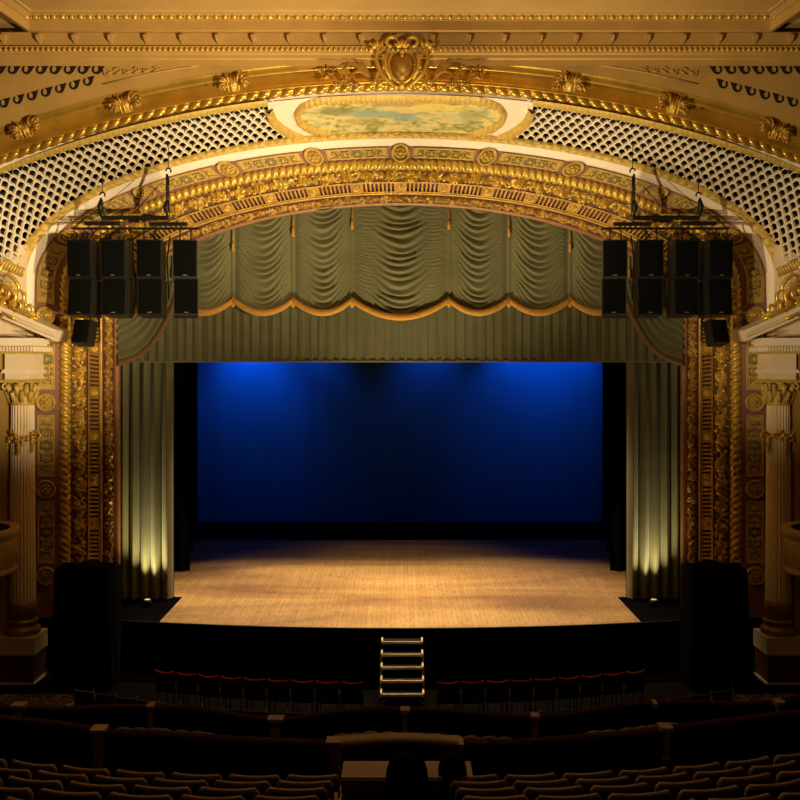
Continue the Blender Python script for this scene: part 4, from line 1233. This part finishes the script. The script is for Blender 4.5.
# ------------------------------------------------------------------ auditorium floor
prof = [(-2.2,-1.3), (-4,-1.25), (-7,-.95), (-11.3,.42), (-11.6,.42), (-14.4,1.12), (-14.5,1.12), (-15.45,1.15)]
for k in range(8): prof += [(-15.46-.72*k, 1.15+.24*k), (-15.46-.72*(k+1), 1.15+.24*k)] if k == 0 else [(-15.46-.72*k, 1.15+.24*k), (-15.46-.72*(k+1), 1.15+.24*k)]
prof.append((-34, prof[-1][1]))
mb = MB(); mb.grid([[Vector((X, y, z)) for y, z in prof] for X in (-13.2, 0, 13.2)])
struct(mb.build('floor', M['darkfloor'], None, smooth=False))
for sgn in (-1, 1):
    mb = MB(); mb.grid([[Vector((sgn*x, y, z+.012)) for y, z in ((-3.3,-1.27), (-4,-1.25), (-7,-.95))] for x in (7.0, 9.8)])
    tag(mb.build('patterned_carpet', M['carpet'], None, smooth=False), 'dark scroll-patterned carpet on the floor before the %s column' % ('left' if sgn < 0 else 'right'), 'carpet', 'patterned carpets')

# ------------------------------------------------------------------ seats
def floorz(y):
    for (a, za), (b, zb) in zip(prof, prof[1:]):
        if b <= y <= a and a != b: return za+(zb-za)*(y-a)/(b-a)
    return prof[-1][1]
def make_seat():
    """origin on the floor under the backrest, facing +Y (the stage)"""
    root = thing('theatre_chair', '', 'theatre seat', (0,0,0), local=True)
    mb = MB(); W = .54; rows = []
    def topz(x): return .90-.018*math.cos(x/W*2*PI)*0+.012*math.cos(x/W*PI)
    nz = 8; nx = 12
    def prof_x(z): # half width narrows below and rounds at the top
        f = (z-.36)/.54
        return W/2*(.90+.10*min(1, f*1.6)) if f < .9 else W/2*(1-.10*((f-.9)/.1)**2.2)
    for side in (0, 1):
        rows = []
        for i in range(nz+1):
            z = .36+.54*(1-(1-i/nz)**1.5); hx = prof_x(z)
            rows.append([Vector((hx*(2*j/nx-1), -.10*(z-.36)*1.0+.05*(1-(2*j/nx-1)**2)*(-1)+(0.035 if side else -.035), z)) for j in range(nx+1)])
        mb.grid(rows)
    b = 0; k = nx+1; off = (nz+1)*k
    for i in range(nz): 
        mb.face((i*k, (i+1)*k, off+(i+1)*k, off+i*k)); mb.face((i*k+nx, off+i*k+nx, off+(i+1)*k+nx, (i+1)*k+nx))
    for j in range(nx): mb.face((nz*k+j, nz*k+j+1, off+nz*k+j+1, off+nz*k+j))
    mb.build('backrest', M['seat'], root)
    mb = MB(); pts = []
    for f in lin(6, .55, 1.0): z = .36+.54*f; pts.append((-prof_x(z), z))
    L = pts+[(-prof_x(.9)+2*prof_x(.9)*i/10, .9) for i in range(1, 10)]+[(-x, z) for x, z in pts[::-1]]
    mb.tube([Vector((x, -.10*(z-.36)-.05*(1-(x/(W/2))**2), z+.002)) for x, z in L], .017, 6, flat=1.6); mb.build('top_rim', M['seatrim'], root)
    mb = MB(); mb.grid([[Vector((x, y, z)) for x in lin(4, -.23, .23)] for y, z in ((.06,.36), (.06,.44), (.25,.46), (.48,.45), (.5,.40), (.48,.36), (.06,.36))]); mb.build('seat_cushion', M['seat'], root)
    for s_ in (-1, 1):
        mb = MB(); mb.box(s_*.275-.02, s_*.275+.02, -.04, .40, .56, .60); mb.box(s_*.275-.015, s_*.275+.015, .05, .25, 0, .56); mb.build('armrest', M['wood'], root, smooth=False)
    return root
proto = make_seat(); first = [True]
ORD = ['first', 'second', 'third', 'fourth', 'fifth', 'sixth', 'seventh', 'eighth', 'ninth', 'tenth', 'eleventh', 'twelfth', 'thirteenth', 'fourteenth']
rows_l = [(315, 774, 58.5), (309, 781, 62.5), (302, 788, 67), (292, 795.5, 73)]
ROWN = ['front', 'second', 'third', 'fourth', 'fifth', 'sixth']
XS = {0: (.93, 10.36), 1: (.93, 9.62), 2: (.93, 8.88), 3: (.93, 8.2), 4: (.93, 7.5), 5: (.93, 6.85)}
for side in (-1, 1):
    for r in range(6):
        d0 = 10.36-.70*r; Zt = 2.05+.235*r
        x = .92 + .012*r + (0.0 if side < 0 else -.16)
        n = 0
        # walk along the curved row away from the aisle
        ctr_y = d0; 
        ang = .0
        xx, yy = x, -D+d0
        if side > 0: ang = .03
        while xx < (d0*.42+1.1) and n < 12:
            o = proto if first[0] else copy_tree(proto); first[0] = False
            o.location = (side*xx, yy, Zt-.90+0.0)
            o.rotation_euler = (0, 0, side*ang)
            bl = 'left' if side < 0 else 'right'
            o['label'] = f'brown theatre seat, {ORD[n]} from the aisle in the {ROWN[r]} row of the {bl} block'
            o['group'] = f'theatre seats of the {bl} block'
            xx += .615*math.cos(ang); yy += .615*math.sin(ang); ang = min(.36, ang+.052); n += 1

# front chairs near the stage; their stage-lit top edge is painted red
def make_chair():
    root = thing('stalls_chair', '', 'chair', (0,0,0), local=True)
    mb = MB(); rows = []
    for side in (0, 1):
        rows = [[Vector((.23*x*(1-.12*(z-.45)*2*0), -.05*(z-.45)-.045*(1-x*x)+(.02 if side else -.02), z+(.03*x*x if z > .8 else 0))) for x in lin(8, -1, 1)] for z in (.45, .6, .75, .86)]
        mb.grid(rows)
    mb.build('backrest', M['chairshell'], root)
    mb = MB(); mb.tube([Vector((.23*x, -.0205-.045*(1-x*x), .868+.03*x*x)) for x in lin(10, -1, 1)], .022, 6); mb.build('lit_top_edge', M['red'], root)
    mb = MB(); mb.box(-.22, .22, .02, .45, .42, .48); mb.build('seat', M['wine'], root, smooth=False)
    for s_ in (-1, 1):
        for y in (0.02, .42):
            mb = MB(); mb.tube([(s_*.2, y, 0), (s_*.2, y, .43)], .014, 5); mb.build('leg', M['steel'], root)
    return root
cp = make_chair(); fst = True
for i in [q_ for q_ in range(-9, 10) if q_]:
    X = math.copysign(48+24.6*(abs(i)-1), i)/47.9
    Y = -5.75+.013*(i*i)
    o = cp if fst else copy_tree(cp); fst = False
    o.location = (X, Y, floorz(Y)); o.rotation_euler = (0, 0, X*.06)
    o['label'] = f'dark chair with lit red top edge, front row, {ORD[abs(i)-1]} {"left" if i < 0 else "right"} of the steps'
    o['group'] = 'front row chairs before the stage'
# a second curved row whose pale metal ends catch the light
def make_pew():
    root = thing('stalls_chair', '', 'chair', (0,0,0), local=True)
    mb = MB(); mb.box(-.2, .2, -.03, .02, .40, .80); mb.build('backrest', M['chairshell'], root, smooth=False)
    mb = MB(); mb.box(-.2, .2, .02, .40, .38, .44); mb.build('seat', M['wine'], root, smooth=False)
    mb = MB(); mb.tube([(.225,-.05,.0), (.225,-.05,.55), (.225,-.045,.80), (.21,-.02,.86)], [.014,.014,.012,.008], 5); mb.build('end_post', M['chrome'], root)
    return root
pp = make_pew(); fst = True
for side in (-1, 1):
    for k in range(12):
        px = 318-21.2*k if side < 0 else 485+21.5*k
        py = 714-.0*k-(.155*k*k) - .3*k
        d = 16.6+.10*k
        Y = -D+d; zt2 = P(px, py-3, Y).z
        if px < 60 or px > 745: continue
        o = pp if fst else copy_tree(pp); fst = False
        o.location = (P(px, py, Y).x, Y, zt2-.84); o.rotation_euler = (0, 0, side*.03*k)
        o['label'] = f'dark stalls seat with pale metal end, {ORD[k]} from the centre in the {"left" if side < 0 else "right"} curved row'
        o['group'] = 'curved stalls row behind the parapet'

# ------------------------------------------------------------------ parapets
def parapet(pts, Y_of, zdrop, name, label, cat, capm, bodym, group=None, capw=.14, bodymat_h=.9):
    """pts: picture points of the top edge with their depth from the camera"""
    W = [P(p[0], p[1], -D+p[2]) for p in pts]
    root = thing(name, label, cat, (W[0].x, W[0].y, W[0].z-zdrop), group)
    mb = MB(); mb.grid([[Vector((p.x, p.y+dy, z)) for dy, z in ((-.06, p.z-zdrop), (-.06, p.z-.03), (.06, p.z-.03), (.06, p.z-zdrop))] for p in W]); mb.build('panel', bodym, root, smooth=False)
    mb = MB(); mb.grid([[Vector((p.x, p.y+dy, p.z+dz)) for dy, dz in ((-.08,-.035), (-.085,-.01), (-.05,.012), (.05,.012), (.085,-.01), (.08,-.035))] for p in W]); mb.build('rail_cap', capm, root)
    return root
def smoothpts(pts, n=8):
    out = []
    for i in range(len(pts)-1):
        p0 = pts[max(0, i-1)]; p1 = pts[i]; p2 = pts[i+1]; p3 = pts[min(len(pts)-1, i+2)]
        for k in range(n):
            f = k/n; out.append(tuple(.5*((2*b)+(-a+c)*f+(2*a-5*b+4*c-d)*f*f+(-a+3*b-3*c+d)*f**3) for a, b, c, d in zip(p0, p1, p2, p3)))
    out.append(pts[-1]); return out
# far parapet sections (behind the loge seats)
FAR = [([(24,707,15.4),(60,708,15.3),(105,706,15.2),(150,705.5,15.1)], 'black box parapet with wine rail, between the outer and second posts at the left'),
       ([(150,705.5,15.1),(190,707,14.9),(220,711,14.7),(245,716,14.5),(268,718,14.4)], 'black box parapet with wine rail, sweeping down to the post left of the steps'),
       ([(268,718,14.4),(290,718,14.4),(315,714,14.4),(345,710,14.5),(375,708,14.5),(404,708,14.5)], 'black box parapet with wine rail, just below and left of the stage steps'),
       ([(404,708,14.5),(440,709.5,14.5),(480,713,14.4),(510,715,14.4),(535,715,14.4)], 'black box parapet with wine rail, just below and right of the stage steps'),
       ([(535,715,14.4),(570,713.5,14.5),(595,709,14.7),(625,704,14.9),(655,702,15.0)], 'black box parapet with wine rail, rising from the post right of the steps'),
       ([(655,702,15.0),(690,701.5,15.2),(740,703,15.3),(778,701,15.3)], 'black box parapet with wine rail, reaching the outer post at the right')]
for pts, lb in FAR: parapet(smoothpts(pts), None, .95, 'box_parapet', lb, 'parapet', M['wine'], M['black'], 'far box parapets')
for sgn, lb in ((0, 'left'), (1, 'right')):
    pts = smoothpts([(-60,690,15.9),(-10,704,15.6),(24,707,15.4)]) if not sgn else smoothpts([(778,701,15.3),(800,696,15.5),(850,684,15.8)])
    parapet(pts, None, .95, 'box_parapet', f'black box parapet with wine rail running out of view at the {lb}', 'parapet', M['wine'], M['black'], 'far box parapets')
# near parapets in front of the seat blocks
NL = smoothpts([(-60,706,12.6),(0,717,12.2),(50,722,11.9),(96,729,11.6)]); NL2 = smoothpts([(105,731,11.6),(160,733,11.5),(230,738,11.4),(300,741,11.4),(334,742,11.4)])
NR = smoothpts([(463,742,11.4),(520,741,11.4),(600,735,11.5),(660,730,11.6)]); NR2 = smoothpts([(671,727,11.7),(720,721,11.9),(770,715,12.1),(860,704,12.6)])
for pts, lb in ((NL, 'tall black parapet in front of the outer part of the left seat block'), (NL2, 'tall black parapet in front of the inner part of the left seat block'),
                (NR, 'tall black parapet in front of the inner part of the right seat block'), (NR2, 'tall black parapet in front of the outer part of the right seat block')):
    parapet(pts, None, 1.05, 'loge_parapet', lb, 'parapet', M['wine'], M['black'], 'near loge parapets')
# posts
def post(px, py, d, wpx, hpx, label, foot=True):
    p = P(px, py, -D+d); k = d/F
    root = thing('parapet_post', label, 'post', (p.x, p.y, p.z-hpx*k), 'cream posts of the parapets')
    mb = MB(); hw = wpx/2*k
    mb.box(p.x-hw, p.x+hw, p.y-.11, p.y+.09, p.z-3.6*k, p.z); mb.box(p.x-hw*.93, p.x+hw*.93, p.y-.10, p.y+.08, p.z-4.8*k, p.z-3.6*k); mb.build('cap', M['wood'], root, smooth=False)
    mb = MB(); mb.box(p.x-hw*.55, p.x+hw*.55, p.y-.09, p.y+.07, p.z-hpx*k, p.z-4.8*k); mb.build('shaft', M['wood'], root, smooth=False)
post(19.5, 703.5, 15.35, 14, 15, 'short cream post ending the far parapet at the left edge')
post(151, 704, 15.0, 7, 24, 'slim cream post of the far parapet above the left seat block')
post(276, 717, 14.3, 16, 19, 'wide cream post of the far parapet left of the stage steps')
post(405, 708, 14.4, 9, 23, 'cream post of the far parapet right below the stage steps')
post(535, 714, 14.3, 8, 22, 'cream post of the far parapet right of the stage steps')
post(654.5, 701.5, 14.9, 4, 6, 'tiny cream post cap on the far parapet at the right')
post(778.5, 700, 15.2, 9, 12, 'short cream post ending the far parapet at the right edge')
post(99.5, 727, 11.55, 15, 40, 'tall cream post of the near parapet at the left')
post(334, 739, 11.35, 15, 42, 'tall cream post at the left corner of the centre box')
post(461, 741, 11.35, 5, 9, 'thin cream post at the right corner of the centre box')
post(665, 725, 11.6, 13, 8, 'low cream post of the near parapet at the right')
# centre box: curved panel, counter
cb = thing('centre_box_front', 'curved brown panel with wooden rail closing the centre box', 'box front', P(400, 770, -D+11.4))
W = [P(x, 741.5-3.5*math.sin(PI*(x-341)/121), -D+11.4+.15*math.sin(PI*(x-341)/121)) for x in lin(16, 341, 462)]
mb = MB(); mb.grid([[Vector((p.x, p.y, p.z-1.0)), Vector((p.x, p.y, p.z-.02))] for p in W]); mb.build('panel', M['seat'], cb, smooth=False)
mb = MB(); mb.grid([[Vector((p.x, p.y+dy, p.z+dz)) for dy, dz in ((-.05,-.05), (-.06,0), (.12,.02), (.14,-.03))] for p in W]); mb.build('rail', M['wood'], cb)
tb = thing('counter_table', 'narrow pale wooden counter behind the centre box panel', 'table', P(362, 790, -D+9.6))
mb = MB(); a = P(343, 767, -D+10.0); b = P(383, 767, -D+10.0)
mb.box(a.x, b.x+.9, a.y-.30, a.y+.1, a.z-.03, a.z+.02); mb.build('top', M['wood'], tb, smooth=False)
mb = MB(); mb.box(a.x, b.x+.9, a.y-.32, a.y-.29, a.z-.13, a.z); mb.build('apron', M['wood'], tb, smooth=False)
for x in (a.x+.04, b.x+.85):
    mb = MB(); mb.box(x-.03, x+.03, a.y-.28, a.y-.22, 1.12, a.z-.03); mb.build('leg', M['wood'], tb, smooth=False)
def tubchair(px, w_px, ytop, d, label):
    c = P(px, ytop, -D+d); k = d/F; hw = w_px/2*k; zf = 1.40 if d < 9.5 else 1.15
    root = thing('round_backed_chair', label, 'chair', (c.x, c.y, zf), 'dark chairs in the centre box')
    mb = MB()
    for dy in (-.05, .05):
        rows = []
        for i in range(13):
            g = i/12; r = hw*(.86+.14*math.sin(PI*min(1, g*1.2)))
            rows.append([Vector((c.x+r*x, c.y+dy+.10*x*x, zf+.35+(c.z-zf-.35)*g*(1-.20*abs(x)**4))) for x in lin(10, -1, 1)])
        mb.grid(rows)
    n_ = 11
    for i in range(12):
        for e in (0, 10): mb.face((i*n_+e, (i+1)*n_+e, 143+(i+1)*n_+e, 143+i*n_+e))
    for j in range(10): mb.face((12*n_+j, 12*n_+j+1, 143+12*n_+j+1, 143+12*n_+j))
    mb.build('backrest', M['black'], root)
    mb = MB(); mb.box(c.x-hw*.9, c.x+hw*.9, c.y+.05, c.y+.5, zf+.36, zf+.46); mb.build('seat', M['black'], root, smooth=False)
    for sx in (-1, 1):
        for y in (.08, .44): 
            mb = MB(); mb.tube([(c.x+sx*hw*.75, c.y+y, zf), (c.x+sx*hw*.75, c.y+y, zf+.38)], .02, 5); mb.build('leg', M['black'], root)
tubchair(407, 49, 754, 9.0, 'black round-backed chair in the centre box, nearer the left counter')
tubchair(453, 33, 752, 9.7, 'black round-backed chair in the centre box, beside the right seat block')
# loge seats peeping over the near parapets
k = 0
def make_tub():
    root = thing('loge_chair', '', 'chair', (0,0,0), local=True)
    mb = MB(); rows = []
    for th in lin(14, -PI*.15-PI, PI*.15):
        r = .18; rows.append([Vector((r*math.cos(th)*q_, r*math.sin(th)*q_+.1, z+(-.16+.22*max(0, -math.sin(th)) if z > .6 else 0))) for q_, z in ((.9,.38), (1.05,.80), (1.0,.84), (.86,.80), (.8,.42))])
    mb.grid(rows); mb.build('curved_back', M['wood'], root)
    mb = MB(); mb.lathe([(.2,.36), (.22,.40), (.2,.46), (.02,.47)], 14, 0, Matrix.Translation((0,.1,0))); mb.build('seat', M['seat'], root)
    for a in (0, 1, 2, 3):
        mb = MB(); x, y = .15*math.cos(a*PI/2+PI/4), .1+.15*math.sin(a*PI/2+PI/4); mb.tube([(x, y, 0), (x, y, .38)], .015, 5); mb.build('leg', M['steel'], root)
    return root
tp = make_tub(); fst = True
LS = [(125,728.5),(141,729),(155,729.5),(164,730),(182,731.5),(198,732.5),(208,734),(343,735),(355,734.5),(371,732.5),(389,733),(416,735),(436,735),(454,736.5),(471,737),(489,737.5),(504,738.5),
      (594,732),(609,731),(628,729),(642,727.5),(654,726),(672,724.5)]
for i, (px, py) in enumerate(LS):
    d = 12.5; p = P(px, py, -D+d)
    o = tp if fst else copy_tree(tp); fst = False
    o.location = (p.x, p.y, p.z-.845)
    blk = 'left' if px < 300 else ('centre' if px < 560 else 'right')
    n_ = sum(1 for q_ in LS[:i] if ('left' if q_[0] < 300 else ('centre' if q_[0] < 560 else 'right')) == blk)
    o['label'] = f'curved-back loge chair showing over the parapet, {ORD[n_]} from the left of the {blk} group'
    o['group'] = 'loge chairs behind the near parapet'
for o in list(bpy.data.objects):
    if '_w' in o: del o['_w']
